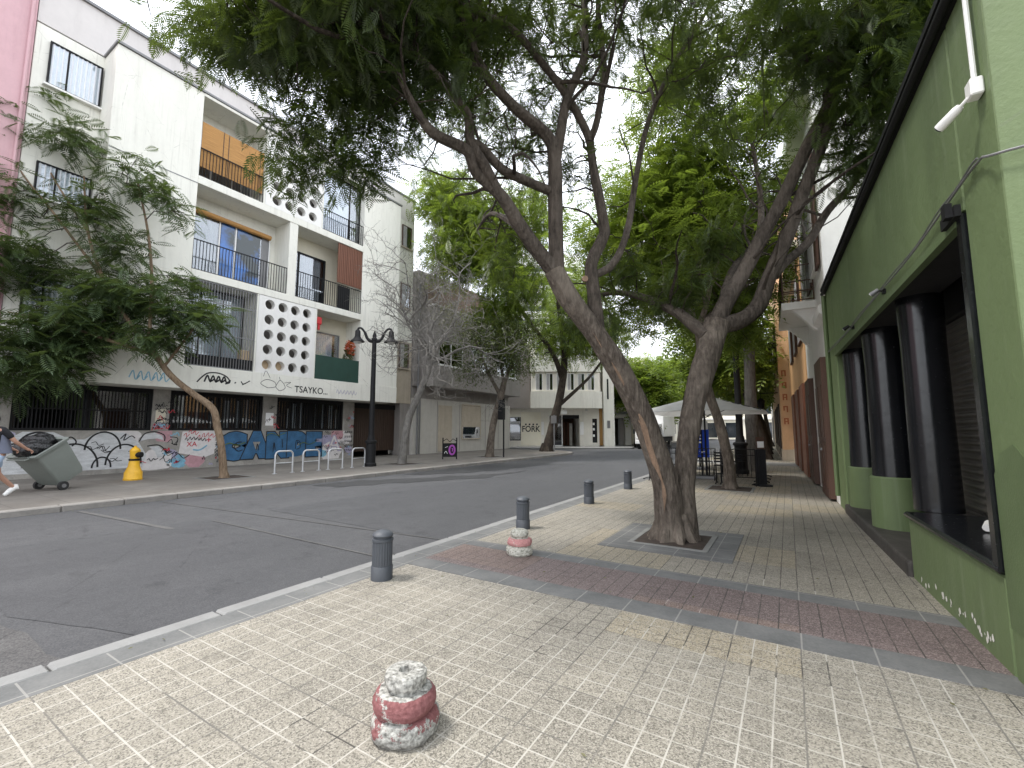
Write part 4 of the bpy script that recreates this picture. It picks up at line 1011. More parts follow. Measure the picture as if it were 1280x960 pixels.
for a0, a1, zt in ((11.75, 13.1, 3.1), (14.9, 16.2, 2.95)):
    mb = MB(GW); mb.box(a0, a1, -.3, .12, .05, zt); d = build('door', mb, M['brown_wood'], wb)
    mb = MB(GW)
    for z0, z1 in ((.25, 1.2), (1.35, 2.5)): 
        for q in (0, 1):
            m0 = a0 + .08 + q * (a1 - a0) / 2; mb.box(m0, m0 + (a1 - a0) / 2 - .16, .12, .135, z0, min(z1, zt - .2))
    build('door_panel', mb, M['brown_wood'], d)
    mb = MB(GW); mb.lathe([(.03, 0), (.035, .03), (.02, .06)], GW((a0 + a1) / 2, .14, 1.05), 10); build('handle', mb, M['grey_metal'], d)
# upper windows with red shutters
for a in (12.0, 14.2):
    window(wb, GW, a, a + 1.2, 5.2, 7.8, .0, frame='white_paint', cur='curtain_grey', depth=.08)
    for q in (a - .5, a + 1.2):
        mb = MB(GW); mb.box(q, q + .48, .02, .07, 5.1, 7.9); build('red_shutter', mb, M['brown_wood'], wb)
# balcony
mb = MB(GW); mb.box(12.9, 15.6, 0, .72, 4.50, 4.68); mb.prism([(0, 4.50), (.5, 4.50), (.3, 4.3), (.08, 4.0), (0, 3.95)], 13.0, 13.2, 'dz'); mb.prism([(0, 4.50), (.5, 4.50), (.3, 4.3), (.08, 4.0), (0, 3.95)], 15.3, 15.5, 'dz'); bal = build('balcony', mb, M['white_paint'], wb)
mb = MB(GW)
for z in (4.72, 4.95, 5.2, 5.6): mb.box(12.93, 15.57, .67, .695, z, z + .025); mb.box(12.93, 12.955, .02, .67, z, z + .025); mb.box(15.545, 15.57, .02, .67, z, z + .025)
for a in np.arange(12.93, 15.6, .33): mb.box(a, a + .025, .665, .69, 4.68, 5.62)
for d in (.02, .35): mb.box(12.93, 12.955, d, d + .025, 4.68, 5.62)
build('railing', mb, M['brown_wood'], bal)

ob = thing('orange_house', 'orange plastered house with brown board doors between the white house and the peach building', 'building', GW(21, 0, 0))
mb = MB(GW); mb.box(16.62, 26, -6, .02, .6, 7.6); build('wall', mb, M['orange_plaster'], ob)
mb = MB(GW); mb.box(16.62, 26, -6, .06, 0, .6); build('base_wall', mb, M['beige_plaster'], ob)
mb = MB(GW); mb.prism([(.02, 7.4), (.3, 7.5), (.3, 7.65), (0, 7.65)], 16.62, 26, 'dz'); build('cornice', mb, M['cream_plaster'], ob)
for a in (16.9, 19.4, 22.0):
    mb = MB(GW); mb.box(a, a + 1.6, .02, .14, .05, 3.0); build('door', mb, M['wood_panel'], ob)
    window(ob, GW, a + .2, a + 1.4, 4.4, 6.6, .02, frame='brown_wood', cur='curtain_grey', depth=.08)
pb = thing('peach_building', 'tall peach coloured building standing forward, with red brown letters down its narrow end', 'building', GW(34, 0, 0))
mb = MB(GW); mb.box(26.05, 44, -6, .50, .0, 13.5); build('wall', mb, M['peach'], pb)
mb = MB(GW); mb.box(26.0, 44, -6, .54, 0, .55); build('base_wall', mb, M['beige_plaster'], pb)
mb = MB(GW); mb.prism([(.5, 13.0), (.85, 13.3), (.85, 13.6), (0, 13.6)], 26.05, 44, 'dz'); build('cornice', mb, M['cream_plaster'], pb)
mb = MB(GW)
for k, z in enumerate((4.2, 3.6, 3.0, 2.4, 1.8)):
    mb.box(26.03, 26.05, .18, .38, z + .25, z + .31); mb.box(26.03, 26.05, .18, .24, z, z + .25); mb.box(26.03, 26.05, .32, .38, z + (.08 if k % 2 else 0), z + .25)
    if k % 3: mb.box(26.03, 26.05, .24, .32, z + .11, z + .16)
build('lettering', mb, M['terracotta'], pb)
for a in (27.5, 31, 34.5, 38):
    mb = MB(GW); mb.box(a, a + 1.3, .50, .56, .1, 2.9); build('door', mb, M['dark_wood'], pb)
    window(pb, GW, a, a + 1.2, 4.8, 7.2, .5, frame='brown_wood', cur='curtain_grey', depth=.08)
lan = thing('wall_lantern', 'black lantern hanging from a bracket on the peach building wall', 'lantern', GW(29, 1.3, 3.0))
mb = MB(GW); mb.tube([GW(29, .5, 3.6), GW(29, 1.4, 3.6)], .025, 6); mb.tube([GW(29, 1.35, 3.6), GW(29, 1.35, 3.3)], .012, 6); build('bracket', mb, M['black_metal'], lan)
mb = MB(); mb.lathe([(.05, 0), (.16, .1), (.2, .42), (.2, .5), (.03, .62)], GW(29, 1.35, 2.7), 10); build('lamp_head', mb, M['black_metal'], lan)

gy = thing('pale_building', 'pale grey building farther along the shaded pavement', 'building', GW(50, 0, 0))
mb = MB(GW); mb.box(44.05, 62, -6, .45, 0, 8.5); build('wall', mb, M['pale_panel'], gy)
for a in np.arange(46, 58, 3.2):
    mb = MB(GW); mb.box(a, a + 1.3, .45, .5, .2, 2.8); build('door', mb, M['grey_render'], gy)
    mb = MB(GW); mb.box(a, a + 1.2, .45, .48, 4.4, 6.6); build('window', mb, M['windscreen'], gy)
eb = thing('end_building', 'pale building closing the far end of the street', 'building', (-2, 84, 0))
EF = Frame(0, 84, 1, 0, 0, -1)
mb = MB(EF); mb.box(-16, 14, -6, 0, 0, 9); build('wall', mb, M['shop_cream'], eb)
for a in np.arange(-15, 13, 3.0):
    for z0, z1 in ((.3, 2.8), (4.2, 6.4)):
        mb = MB(EF); mb.box(a, a + 1.6, 0, .04, z0, z1); build('window', mb, M['windscreen'], eb)
mb = MB(EF); mb.box(-16, 14, 0, .3, 3.3, 3.6); build('band', mb, M['white_paint'], eb)

cbd = thing('cream_building', 'cream building with dark windows on the far left side of the street', 'building', (-12, 58, 0))
CF = Frame(-13.4, 0, 0, 1, 1, 0)
mb = MB(CF); mb.box(50, 82, -8, 0, 0, 9.5); build('wall', mb, M['shop_cream'], cbd)
for a in np.arange(51, 81, 2.6):
    for z0, z1 in ((1.0, 2.8), (4.6, 6.6)):
        w = window(cbd, CF, a, a + 1.3, z0, z1, .0, frame='white_paint', cur=None, glass='glass_dark', depth=.06, panes=1)
mb = MB(CF); mb.box(50, 82, 0, .25, 3.4, 3.7); mb.box(50, 82, -8, .3, 9.5, 9.8); build('band', mb, M['white_paint'], cbd)
# tall block far off, seen over the roofs through the leaves
tb = thing('tower_block', 'tall pale apartment tower far behind the trees', 'building', (-60, 95, 0))
TF = Frame(-48, 92, CY_, SY_, SY_, -CY_)
mb = MB(TF); mb.box(-9, 9, -12, 0, 0, 44); build('wall', mb, M['white_paint'], tb)
for z in np.arange(4, 42, 3.2):
    mb = MB(TF); mb.box(-8, 8, 0, .08, z, z + 1.4); build('window_band', mb, M['windscreen'], tb)
    mb = MB(TF); mb.box(-8.5, 8.5, .08, 1.2, z - .9, z - .2); build('balcony', mb, M['white_paint'], tb)
# ================================================================== BOLLARDS
def bollard_root():
    r = thing('bollard', '', 'bollard', (-3.60, 3.30, 0), 'fluted bollards along the kerb')
    x, y = r.location.x, r.location.y
    def flute(rr, z, an): return rr * (1 - .045 * (abs(math.sin(an * 11)) ** 6))
    mb = MB(); mb.lathe([(.108, 0), (.108, .13), (.104, .135)], (x, y, 0), 44); build('base', mb, M['slate_metal'], r)
    mb = MB(); mb.lathe([(.100, .135), (.100, .37)], (x, y, 0), 132, fn=flute); build('shaft', mb, M['slate_metal'], r)
    mb = MB(); mb.lathe([(.100, .37), (.107, .378), (.107, .40), (.09, .405), (.09, .418), (.103, .424), (.106, .435), (.098, .452), (.075, .468), (.045, .480), (.012, .486), (.001, .487)], (x, y, 0), 44); build('cap', mb, M['slate_metal'], r)
    return r
b0 = bollard_root()
b0['label'] = 'slate grey fluted bollard nearest to the viewer, before the red paving band'
dup(b0, (-3.56, 6.08, 0), 1.0, 'slate grey fluted bollard just behind the smaller painted stone stump')
dup(b0, (-3.58, 8.82, 0), 2.1, 'slate grey fluted bollard third along the kerb, level with the forked tree')
dup(b0, (-3.59, 11.5, 0), 2.9, 'slate grey fluted bollard farthest along the kerb')

# ================================================================== STONE STUMPS
def stump(label, x, y, prof, mat, hole, seed, zs=.85):
    n = 40; mb = MB()
    def rough(r, z, an):
        q = Vector((math.cos(an) * 1.5 + seed, math.sin(an) * 1.5, z * 9))
        return r * (1 + .07 * mnoise.noise(q) + .05 * mnoise.noise(q * 3.1) + .02 * mnoise.noise(q * 9))
    pr = []
    for (r0, z0), (r1, z1) in zip(prof[:-1], prof[1:]):
        for k in range(4): t = k / 4; pr.append((r0 + (r1 - r0) * t, z0 + (z1 - z0) * t))
    pr.append(prof[-1]); pr = [(r, z * zs) for r, z in pr]
    mb.lathe(pr, (x, y, 0), n, fn=rough)
    o = build('stone_stump', mb, M[mat], None); o['label'] = label; o['category'] = 'stump'; o['group'] = 'painted concrete stumps on the pavement'
    # object origin at its base
    o.data.transform(Matrix.Translation((-x, -y, 0))); o.location = (x, y, 0)
    return o
stump('broken concrete bollard stump, faded red on grey, nearest to the viewer', -1.725, 1.76,
      [(.150, 0), (.166, .025), (.170, .06), (.165, .10), (.155, .118), (.136, .126), (.134, .134), (.150, .142), (.157, .17), (.155, .20), (.145, .225), (.122, .243), (.088, .246), (.086, .256), (.100, .266), (.104, .30), (.100, .332), (.085, .342), (.034, .340), (.03, .30), (.001, .298)], 'stump', .03, 1.3)
stump('smaller concrete bollard stump painted white and pink, standing on the red paving band', -2.86, 4.80,
      [(.140, 0), (.160, .025), (.163, .07), (.154, .105), (.130, .118), (.128, .126), (.144, .136), (.150, .165), (.142, .20), (.108, .216), (.094, .222), (.093, .230), (.108, .242), (.112, .27), (.104, .305), (.07, .322), (.001, .326)], 'stump_pale', .0, 5.7, .93)

# ================================================================== STREET LAMPS
def lamp_post(x, y, label, h=5.35):
    t = thing('street_lamp', label, 'street lamp', (x, y, 0), 'black two armed street lamps')
    mb = MB(); mb.lathe([(.24, 0), (.24, .12), (.20, .16), (.20, .95), (.24, .99), (.24, 1.06), (.16, 1.1), (.13, 1.3)], (x, y, 0), 16); build('base', mb, M['black_metal'], t)
    mb = MB(); mb.lathe([(.115, 1.3), (.105, 3.0), (.09, h), (.12, h + .02), (.12, h + .1), (.08, h + .14), (.09, h + .22), (.05, h + .34), (.02, h + .42), (.001, h + .46)], (x, y, 0), 16); build('pole', mb, M['black_metal'], t)
    for s in (-1, 1):
        P = [(0, h + .04), (.14 * s, h - .02), (.30 * s, h + .10), (.40 * s, h + .34), (.54 * s, h + .52), (.66 * s, h + .54), (.70 * s, h + .46)]
        dx, dy = .75, .66
        mb = MB(); mb.tube(catmull([Vector((x + a * dx, y + a * dy, z)) for a, z in P], 5), [.075] * 8 + [.06] * 8 + [.045] * 15, 8); arm = build('arm', mb, M['black_metal'], t)
        c = (x + .70 * s * dx, y + .70 * s * dy, h - .12)
        mb = MB(); mb.lathe([(.05, .60), (.11, .52), (.12, .30), (.15, .22), (.28, .10), (.30, .06), (.25, .07)], c, 18); hd = build('lamp_head', mb, M['black_metal'], t)
        mb = MB(); mb.lathe([(.001, -.04), (.10, -.02), (.16, .03), (.18, .09), (.16, .12)], c, 14); build('lamp_glass', mb, M['lamp_glass'], hd)
    return t
lamp_post(-15.0, 12.95, 'black street lamp with two curled arms before the white apartment block')
lamp_post(-1.45, 17.6, 'black street lamp half hidden among the trees beside the parasol terrace', 5.6)

# ================================================================== BICYCLE STANDS
rk = thing('bicycle_stand', '', 'bicycle stand', (-15.2, 8.95, 0), 'steel bicycle stands on the opposite pavement')
x, y = rk.location.x, rk.location.y
P = [Vector((x, y, .01)), Vector((x, y, .62))] + [Vector((x, y + .13 - .13 * math.cos(t), .62 + .15 * math.sin(t))) for t in np.linspace(.3, PI / 2, 5)] + [Vector((x, y + .52 + .13 * math.sin(t), .62 + .15 * math.cos(t))) for t in np.linspace(0, PI / 2 - .3, 5)] + [Vector((x, y + .65, .62)), Vector((x, y + .65, .01))]
mb = MB(); mb.tube(P, .030, 10); build('hoop', mb, M['galv'], rk)
for q in (0, .65):
    mb = MB(); mb.lathe([(.08, 0), (.08, .012), (.035, .014)], (x, y + q, .002), 12); build('foot_plate', mb, M['galv'], rk)
mb = MB(); mb.tube([Vector((x, y + .02, .36)), Vector((x, y + .63, .36))], .018, 8); build('crossbar', mb, M['galv'], rk)
rk['label'] = 'steel bicycle hoop nearest to the bent young tree'
for k, (yy, lb) in enumerate(((10.0, 'second steel bicycle hoop from the bent young tree, before the blue graffiti'), (11.05, 'third steel bicycle hoop from the bent young tree'), (12.15, 'steel bicycle hoop nearest to the black street lamp'))):
    dup(rk, (-15.2 + .02 * k, yy, 0), .03 * (k - 1), lb)

# ================================================================== HYDRANT
hx, hy = -17.05, 5.62
hd = thing('fire_hydrant', 'yellow fire hydrant with a flared base on the opposite pavement', 'hydrant', (hx, hy, 0))
mb = MB(); mb.lathe([(.23, 0), (.24, .04), (.225, .06), (.22, .24), (.20, .27), (.145, .42), (.125, .58)], (hx, hy, 0), 24); build('base', mb, M['hydrant_yellow'], hd)
mb = MB(); mb.lathe([(.13, .58), (.14, .59), (.14, .635), (.13, .64)], (hx, hy, 0), 24); build('collar', mb, M['black_metal'], hd)
mb = MB(); mb.lathe([(.11, .64), (.12, .72), (.13, .85), (.135, .88), (.115, .93), (.07, .97), (.035, .99), (.03, 1.03), (.001, 1.035)], (hx, hy, 0), 24); build('head', mb, M['hydrant_yellow'], hd)
mb = MB(); mb.tube([Vector((hx + .08, hy + .04, .76)), Vector((hx + .19, hy + .10, .76)), Vector((hx + .20, hy + .105, .76))], [.085, .085, .06], 14); build('outlet_cap', mb, M['black_metal'], hd)

# ================================================================== SIGN POLE, BIN FRAME
px = ground(629.5, 571.5)
sp = thing('sign_pole', 'thin black sign pole standing near the corner of the opposite pavement', 'pole', (px.x, px.y, 0))
mb = MB(); mb.tube([px, px + Vector((0, 0, 3.3))], .045, 10); build('pole', mb, M['black_metal'], sp)
mb = MB(WORLD); mb.box(px.x - .2, px.x + .14, px.y - .3, px.y - .05, 2.1, 3.2); build('sign_panel', mb, M['black_metal'], sp, bevel=.01)
px = ground(562, 574)
nb = thing('notice_frame', 'black metal frame with a panel sprayed in purple on the opposite pavement', 'frame', (px.x, px.y, 0))
BF = Frame(px.x, px.y, .72, .69, .69, -.72)
mb = MB(BF)
for a in (-.36, .36): mb.box(a - .03, a + .03, -.03, .03, 0, 1.12)
mb.box(-.33, .33, -.02, .02, .78, .83); mb.box(-.33, .33, -.02, .02, .12, .16); mb.tube([Vector(BF(-.33, 0, .95)), Vector(BF(-.16, 0, 1.06)), Vector(BF(0, 0, .90)), Vector(BF(.16, 0, 1.06)), Vector(BF(.33, 0, .95))], .02, 6); build('frame', mb, M['black_metal'], nb)
mb = MB(BF); mb.box(-.33, .33, -.015, .015, .16, .78); pn = build('panel', mb, M['black_metal'], nb)
mb = MB(BF); mb.ribbon([(.12 + .14 * math.cos(t), .48 + .23 * math.sin(t)) for t in np.linspace(0, 2 * PI, 12)], .09, .02); mb.ribbon([(.12, .40), (.16, .52), (.10, .56)], .05, .021); build('graffiti', mb, M['purple'], pn, normals=False)
mb = MB(BF); mb.ribbon([(-.28, .3), (-.2, .42), (-.12, .28)], .02, .02); mb.ribbon([(-.25, .6), (-.1, .66)], .02, .02); build('graffiti', mb, M['pure_white'], pn, normals=False)
# slim pole beyond, before the shop
px = ground(693, 564.5)
tp = thing('sign_pole', 'slim dark pole before the corner shop entrance beside the leaning dark tree', 'pole', (px.x, px.y, 0))
mb = MB(); mb.tube([px, px + Vector((0, 0, 2.6))], .05, 8); build('pole', mb, M['grey_metal'], tp)
mb = MB(WORLD); mb.box(px.x - .22, px.x + .22, px.y - .09, px.y - .06, 2.0, 2.55); build('sign_panel', mb, M['grey_metal'], tp)

# ================================================================== TILTED REFUSE BIN AND ITS BAGS
bx, by = -16.05, 3.62
tr = thing('refuse_bin', 'grey wheeled refuse bin tilted over and pulled along the pavement', 'bin', (bx, by, 0))
d = Vector((.34, -.94, 0)).normalized(); w = Vector((-d.y, d.x, 0)); tilt = R(36)
U = (Vector((0, 0, 1)) * math.cos(tilt) + d * math.sin(tilt)); N = (d * math.cos(tilt) - Vector((0, 0, 1)) * math.sin(tilt))
AX = Vector((bx, by, .11))       # the axle
def bp(n_, w_, u_): return AX + N * n_ + w * w_ + U * u_     # n forward (towards the person), w across, u along the tilted height
def binring(u_, n0, n1, hw, r=.06, k=4):
    pts = []
    for cn, cw, a0 in ((n1 - r, hw - r, 0), (n0 + r, hw - r, PI / 2), (n0 + r, -hw + r, PI), (n1 - r, -hw + r, 3 * PI / 2)):
        for i in range(k + 1):
            an = a0 + i / k * PI / 2; pts.append(bp(cn + r * math.cos(an), cw + r * math.sin(an), u_))
    return pts
def loft(mb, rings, caps=(True, False)):
    n = len(rings[0]); vs = [p for r in rings for p in r]
    fs = [(i * n + k, i * n + (k + 1) % n, (i + 1) * n + (k + 1) % n, (i + 1) * n + k) for i in range(len(rings) - 1) for k in range(n)]
    if caps[0]: fs.append(tuple(range(n))[::-1])
    if caps[1]: fs.append(tuple(range((len(rings) - 1) * n, len(rings) * n)))
    return mb.add(vs, fs, True)
mb = MB(); loft(mb, [binring(.0, -.58, .0, .34), binring(.10, -.61, .03, .37), binring(.96, -.66, .08, .43), binring(.96, -.63, .05, .40), binring(.12, -.59, .01, .35)], (True, True)); body = build('body', mb, M['bin_plastic'], tr)
mb = MB(); loft(mb, [binring(.94, -.70, .12, .47), binring(1.0, -.71, .13, .48), binring(1.0, -.63, .05, .40), binring(.94, -.63, .05, .40), binring(.94, -.70, .12, .47)], (False, False)); build('rim', mb, M['bin_plastic'], tr)
mb = MB(); mb.tube([bp(.11, -.3, .96), bp(.21, -.28, .99), bp(.21, .28, .99), bp(.11, .3, .96)], .018, 8); build('handle', mb, M['bin_plastic'], tr)
for s in (-1, 1):
    mb = MB(); c = bp(.0, .40 * s, -.0); c.z = .11; mb.tube([c - w * .035, c + w * .035], .11, 20); wh = build('wheel', mb, M['rubber'], tr)
    mb = MB(); mb.tube([c - w * .04, c + w * .04], .05, 12); build('hub', mb, M['grey_metal'], wh)
def lumpy(name, c, rad, seed, mat, label, cat, group):
    bm = bmesh.new(); bmesh.ops.create_icosphere(bm, subdivisions=4, radius=1)
    for v in bm.verts:
        p = v.co.copy(); k = 1 + .22 * mnoise.noise(p * 1.6 + Vector((seed, 0, 0))) + .10 * mnoise.noise(p * 4 + Vector((0, seed, 0)))
        v.co = Vector((p.x * rad[0] * k, p.y * rad[1] * k, p.z * rad[2] * k))
    me = bpy.data.meshes.new(name); bm.to_mesh(me); bm.free(); me.materials.append(M[mat])
    me.polygons.foreach_set('use_smooth', [True] * len(me.polygons))
    o = bpy.data.objects.new(name, me); COL.objects.link(o); o.location = c; tag(o, label, cat, group); return o
lumpy('refuse_bag', bp(-.14, .08, 1.05), (.27, .34, .22), 1.0, 'bag_black', 'shiny black refuse bag heaped at the front of the tilted bin', 'bag', 'refuse bags in the tilted bin')
lumpy('refuse_bag', bp(-.42, -.08, 1.04), (.27, .32, .22), 4.0, 'bag_black', 'black refuse bag lying at the rear of the tilted bin', 'bag', 'refuse bags in the tilted bin')

# ================================================================== PERSON
def skin_body(name, joints, edges, radii, mat, parent, root=0, sub=2):
    me = bpy.data.meshes.new(name); off = root_loc(parent)
    me.from_pydata([tuple(Vector(j) - off) for j in joints], edges, [])
    o = bpy.data.objects.new(name, me); COL.objects.link(o)
    md = o.modifiers.new('skin', 'SKIN'); md.use_smooth_shade = True
    for i, r in enumerate(radii):
        sv = me.skin_vertices[0].data[i]; sv.radius = (r, r) if not hasattr(r, '__len__') else r
        sv.use_root = (i == root)
    ss = o.modifiers.new('smooth', 'SUBSURF'); ss.levels = sub; ss.render_levels = sub
    dg = bpy.context.evaluated_depsgraph_get(); m2 = bpy.data.meshes.new_from_object(o.evaluated_get(dg))
    bpy.data.objects.remove(o); bpy.data.meshes.remove(me)
    m2.materials.clear(); m2.materials.append(M[mat]); m2.polygons.foreach_set('use_smooth', [True] * len(m2.polygons))
    o = bpy.data.objects.new(name, m2); COL.objects.link(o); o.parent = parent
    return o
gx, gy = -15.12, 2.52
pe = thing('person', 'person in black T-shirt, grey blue vest and pale shorts walking with the bin', 'person', (gx, gy, 0))
fd, sd = d, w            # walking direction, and the person's left
def J(f, s, z): return Vector((gx, gy, 0)) + fd * f + sd * s + Vector((0, 0, z * 1.06))
jt = dict(pelvis=J(0, 0, .96), waist=J(.03, 0, 1.12), chest=J(.08, 0, 1.34), neck=J(.12, 0, 1.50), head0=J(.15, 0, 1.58), head1=J(.17, 0, 1.68),
          lsh=J(.08, .19, 1.43), lel=J(-.12, .25, 1.17), lwr=J(-.34, .22, 1.02), rsh=J(.08, -.19, 1.43), rel=J(-.10, -.25, 1.17), rwr=J(-.32, -.20, 1.02),
          lhip=J(.0, .10, .92), lkn=J(.26, .10, .52), lan=J(.32, .10, .09), ltoe=J(.52, .11, .04), rhip=J(0, -.10, .92), rkn=J(-.06, -.10, .50), ran=J(-.38, -.10, .17), rtoe=J(-.24, -.11, .03))
names = list(jt); ix = {n: i for i, n in enumerate(names)}
rad = dict(pelvis=(.15, .11), waist=(.14, .10), chest=(.16, .11), neck=.058, head0=.075, head1=.088, lsh=.062, lel=.045, lwr=.03, rsh=.062, rel=.045, rwr=.03, lhip=.092, lkn=.062, lan=.042, ltoe=.032, rhip=.092, rkn=.062, ran=.042, rtoe=.032)
ed = [('pelvis', 'waist'), ('waist', 'chest'), ('chest', 'neck'), ('neck', 'head0'), ('head0', 'head1'), ('chest', 'lsh'), ('lsh', 'lel'), ('lel', 'lwr'), ('chest', 'rsh'), ('rsh', 'rel'), ('rel', 'rwr'), ('pelvis', 'lhip'), ('lhip', 'lkn'), ('lkn', 'lan'), ('lan', 'ltoe'), ('pelvis', 'rhip'), ('rhip', 'rkn'), ('rkn', 'ran'), ('ran', 'rtoe')]
# hands: palm and five fingers for each side, joined to the wrists
joints = [jt[n] for n in names]; edges = [(ix[a], ix[b]) for a, b in ed]; radii = [rad[n] for n in names]
def addj(p, r, to): joints.append(p); radii.append(r); edges.append((to, len(joints) - 1)); return len(joints) - 1
for s, wr in ((1, 'lwr'), (-1, 'rwr')):
    wp = jt[wr]; pm = addj(wp - fd * .06 + Vector((0, 0, -.03)), .028, ix[wr])
    for k in range(4):
        o_ = sd * (-.027 + .018 * k); L = (.034, .040, .038, .030)[k]
        f1 = addj(wp - fd * .10 + o_ + Vector((0, 0, -.05)), .010, pm); f2 = addj(wp - fd * (.10 + L * .7) + o_ + Vector((0, 0, -.05 - L)), .009, f1); addj(wp - fd * (.10 + L * .3) + o_ + Vector((0, 0, -.055 - L * 1.7)), .008, f2)
    t1 = addj(wp - fd * .06 - sd * s * .045 + Vector((0, 0, -.035)), .011, pm); addj(wp - fd * .095 - sd * s * .055 + Vector((0, 0, -.06)), .009, t1)
skin_body('body', joints, edges, radii, 'skin', pe)
# head details
hc = J(.175, 0, 1.64)
mb = MB()
bm = bmesh.new(); bmesh.ops.create_uvsphere(bm, u_segments=24, v_segments=16, radius=1)
for v in bm.verts:
    p = v.co; r = Vector((p.x * .098, p.y * .082, p.z * .125)); q = hc + fd * r.x + sd * r.y + Vector((0, 0, r.z)); v.co = q - root_loc(pe)
me = bpy.data.meshes.new('head'); bm.to_mesh(me); bm.free(); me.materials.append(M['skin']); me.polygons.foreach_set('use_smooth', [True] * len(me.polygons)); o = bpy.data.objects.new('head', me); COL.objects.link(o); o.parent = pe; head = o
mb = MB(); mb.tube([hc + fd * .09 + Vector((0, 0, .02)), hc + fd * .118 + Vector((0, 0, -.025)), hc + fd * .095 + Vector((0, 0, -.035))], [.010, .017, .012], 8); build('nose', mb, M['skin'], head)
for s in (-1, 1):
    mb = MB(); mb.lathe([(.001, -.03), (.02, -.02), (.024, 0), (.018, .03), (.001, .035)], hc + sd * s * .083 - fd * .0, 10); build('ear', mb, M['skin'], head)
    mb = MB(); mb.lathe([(.001, -.011), (.011, -.005), (.011, .005), (.001, .011)], hc + sd * s * .034 + fd * .088 + Vector((0, 0, .02)), 10); build('eye', mb, M['letter_black'], head)
mb = MB(); mb.tube([hc + fd * .088 + sd * .025 + Vector((0, 0, -.065)), hc + fd * .094 + Vector((0, 0, -.066)), hc + fd * .088 - sd * .025 + Vector((0, 0, -.065))], .006, 6); build('mouth', mb, M['terracotta'], head)
bm = bmesh.new(); bmesh.ops.create_uvsphere(bm, u_segments=28, v_segments=18, radius=1)
for v in list(bm.verts):
    p = v.co.copy(); k = 1 + .05 * mnoise.noise(p * 4)
    r = Vector((p.x * .112, p.y * .096, p.z * .137)) * k; v.co = hc + fd * (r.x - .012) + sd * r.y + Vector((0, 0, r.z + .006)) - root_loc(pe)
    v.tag = p.z < -.25 or (p.x > .35 and p.z < .45)
bmesh.ops.delete(bm, geom=[v for v in bm.verts if v.tag], context='VERTS')
me = bpy.data.meshes.new('hair'); bm.to_mesh(me); bm.free(); me.materials.append(M['hair']); me.polygons.foreach_set('use_smooth', [True] * len(me.polygons)); o = bpy.data.objects.new('hair', me); COL.objects.link(o); o.parent = pe
# clothes
def sub_body(name, keys, edges_, rr, mat, root=0):
    return skin_body(name, [jt[k] if isinstance(k, str) else k for k in keys], edges_, rr, mat, pe, root)
sub_body('t_shirt', ['waist', 'chest', J(.10, 0, 1.47), 'lsh', jt['lsh'].lerp(jt['lel'], .75), 'rsh', jt['rsh'].lerp(jt['rel'], .75), J(.01, 0, 1.0)], [(7, 0), (0, 1), (1, 2), (1, 3), (3, 4), (1, 5), (5, 6)], [(.165, .12), (.182, .13), .085, .078, .070, .078, .070, (.17, .125)], 'cloth_black')
def ringbody(secs, mat, name, n=24, caps=(False, False)):
    mb = MB(); rings = []
    for f0, z, rf, rs, a0 in secs:
        rings.append([J(f0 + rf * math.cos(2 * PI * k / n), rs * math.sin(2 * PI * k / n), z) for k in range(n)])
    loft(mb, rings, caps); return build(name, mb, M[mat], pe)
ringbody([(-.03, .93, .165, .215, 0), (.0, 1.1, .160, .205, 0), (.05, 1.3, .165, .215, 0), (.085, 1.43, .135, .19, 0), (.10, 1.48, .10, .12, 0)], 'cloth_blue_grey', 'vest')
sub_body('shorts', ['pelvis', J(.01, 0, 1.03), 'lhip', jt['lhip'].lerp(jt['lkn'], .8), 'rhip', jt['rhip'].lerp(jt['rkn'], .8)], [(0, 1), (0, 2), (2, 3), (0, 4), (4, 5)], [(.175, .13), (.165, .125), .112, .098, .112, .098], 'cloth_pale_blue')
for an, toe in (('lan', 'ltoe'), ('ran', 'rtoe')):
    A, T = jt[an], jt[toe]; heel = A - (T - A).normalized() * .06 + Vector((0, 0, -.03))
    sub = skin_body('shoe', [A, A.lerp(T, .5) + Vector((0, 0, .0)), T + (T - A) * .12, heel], [(0, 1), (1, 2), (0, 3)], [.060, .056, .042, .048], 'shoe_white', pe)

# ================================================================== TREE PITS
def pit(x, y, s, nm, label, mat='soil', frame='pit_stone', wdt=.07):
    t = thing('tree_pit', label, 'tree pit', (x, y, 0), 'tree pits in the pavements')
    mb = MB(); h = s / 2
    mb.box(x - h, x + h, y - h, y - h + wdt, 0.001, .012); mb.box(x - h, x + h, y + h - wdt, y + h, .001, .012); mb.box(x - h, x - h + wdt, y - h + wdt, y + h - wdt, .001, .012); mb.box(x + h - wdt, x + h, y - h + wdt, y + h - wdt, .001, .012); build('frame', mb, M[frame], t, bevel=.004)
    mb = MB(); n = 14; vs = []; k = s / 2 - wdt
    for i in range(n + 1):
        for j in range(n + 1):
            a, b_ = x - k + 2 * k * i / n, y - k + 2 * k * j / n; vs.append((a, b_, .006 + .02 * max(0, mnoise.noise(Vector((a * 6, b_ * 6, 0))) + .4) * (0 < i < n and 0 < j < n)))
    mb.add(vs, [(i * (n + 1) + j, (i + 1) * (n + 1) + j, (i + 1) * (n + 1) + j + 1, i * (n + 1) + j + 1) for i in range(n) for j in range(n)], True); build('soil', mb, M[mat], t, normals=False)
    return t
mb = MB(); mb.box(-2.22, -.62, 5.72, 7.35, .001, .007); struct('tree_surround', mb, M['border'])
mb = MB(); o = pit(-1.42, 6.53, 1.0, 'a', 'square tree pit round the big forked tree'); 
for ch in o.children: ch.location.z += .007
pit(-15.4, 7.45, 1.3, 'b', 'dark earth pit round the bent young tree'); pit(-14.83, 14.6, 1.35, 'c', 'dark earth pit round the bare grey tree')
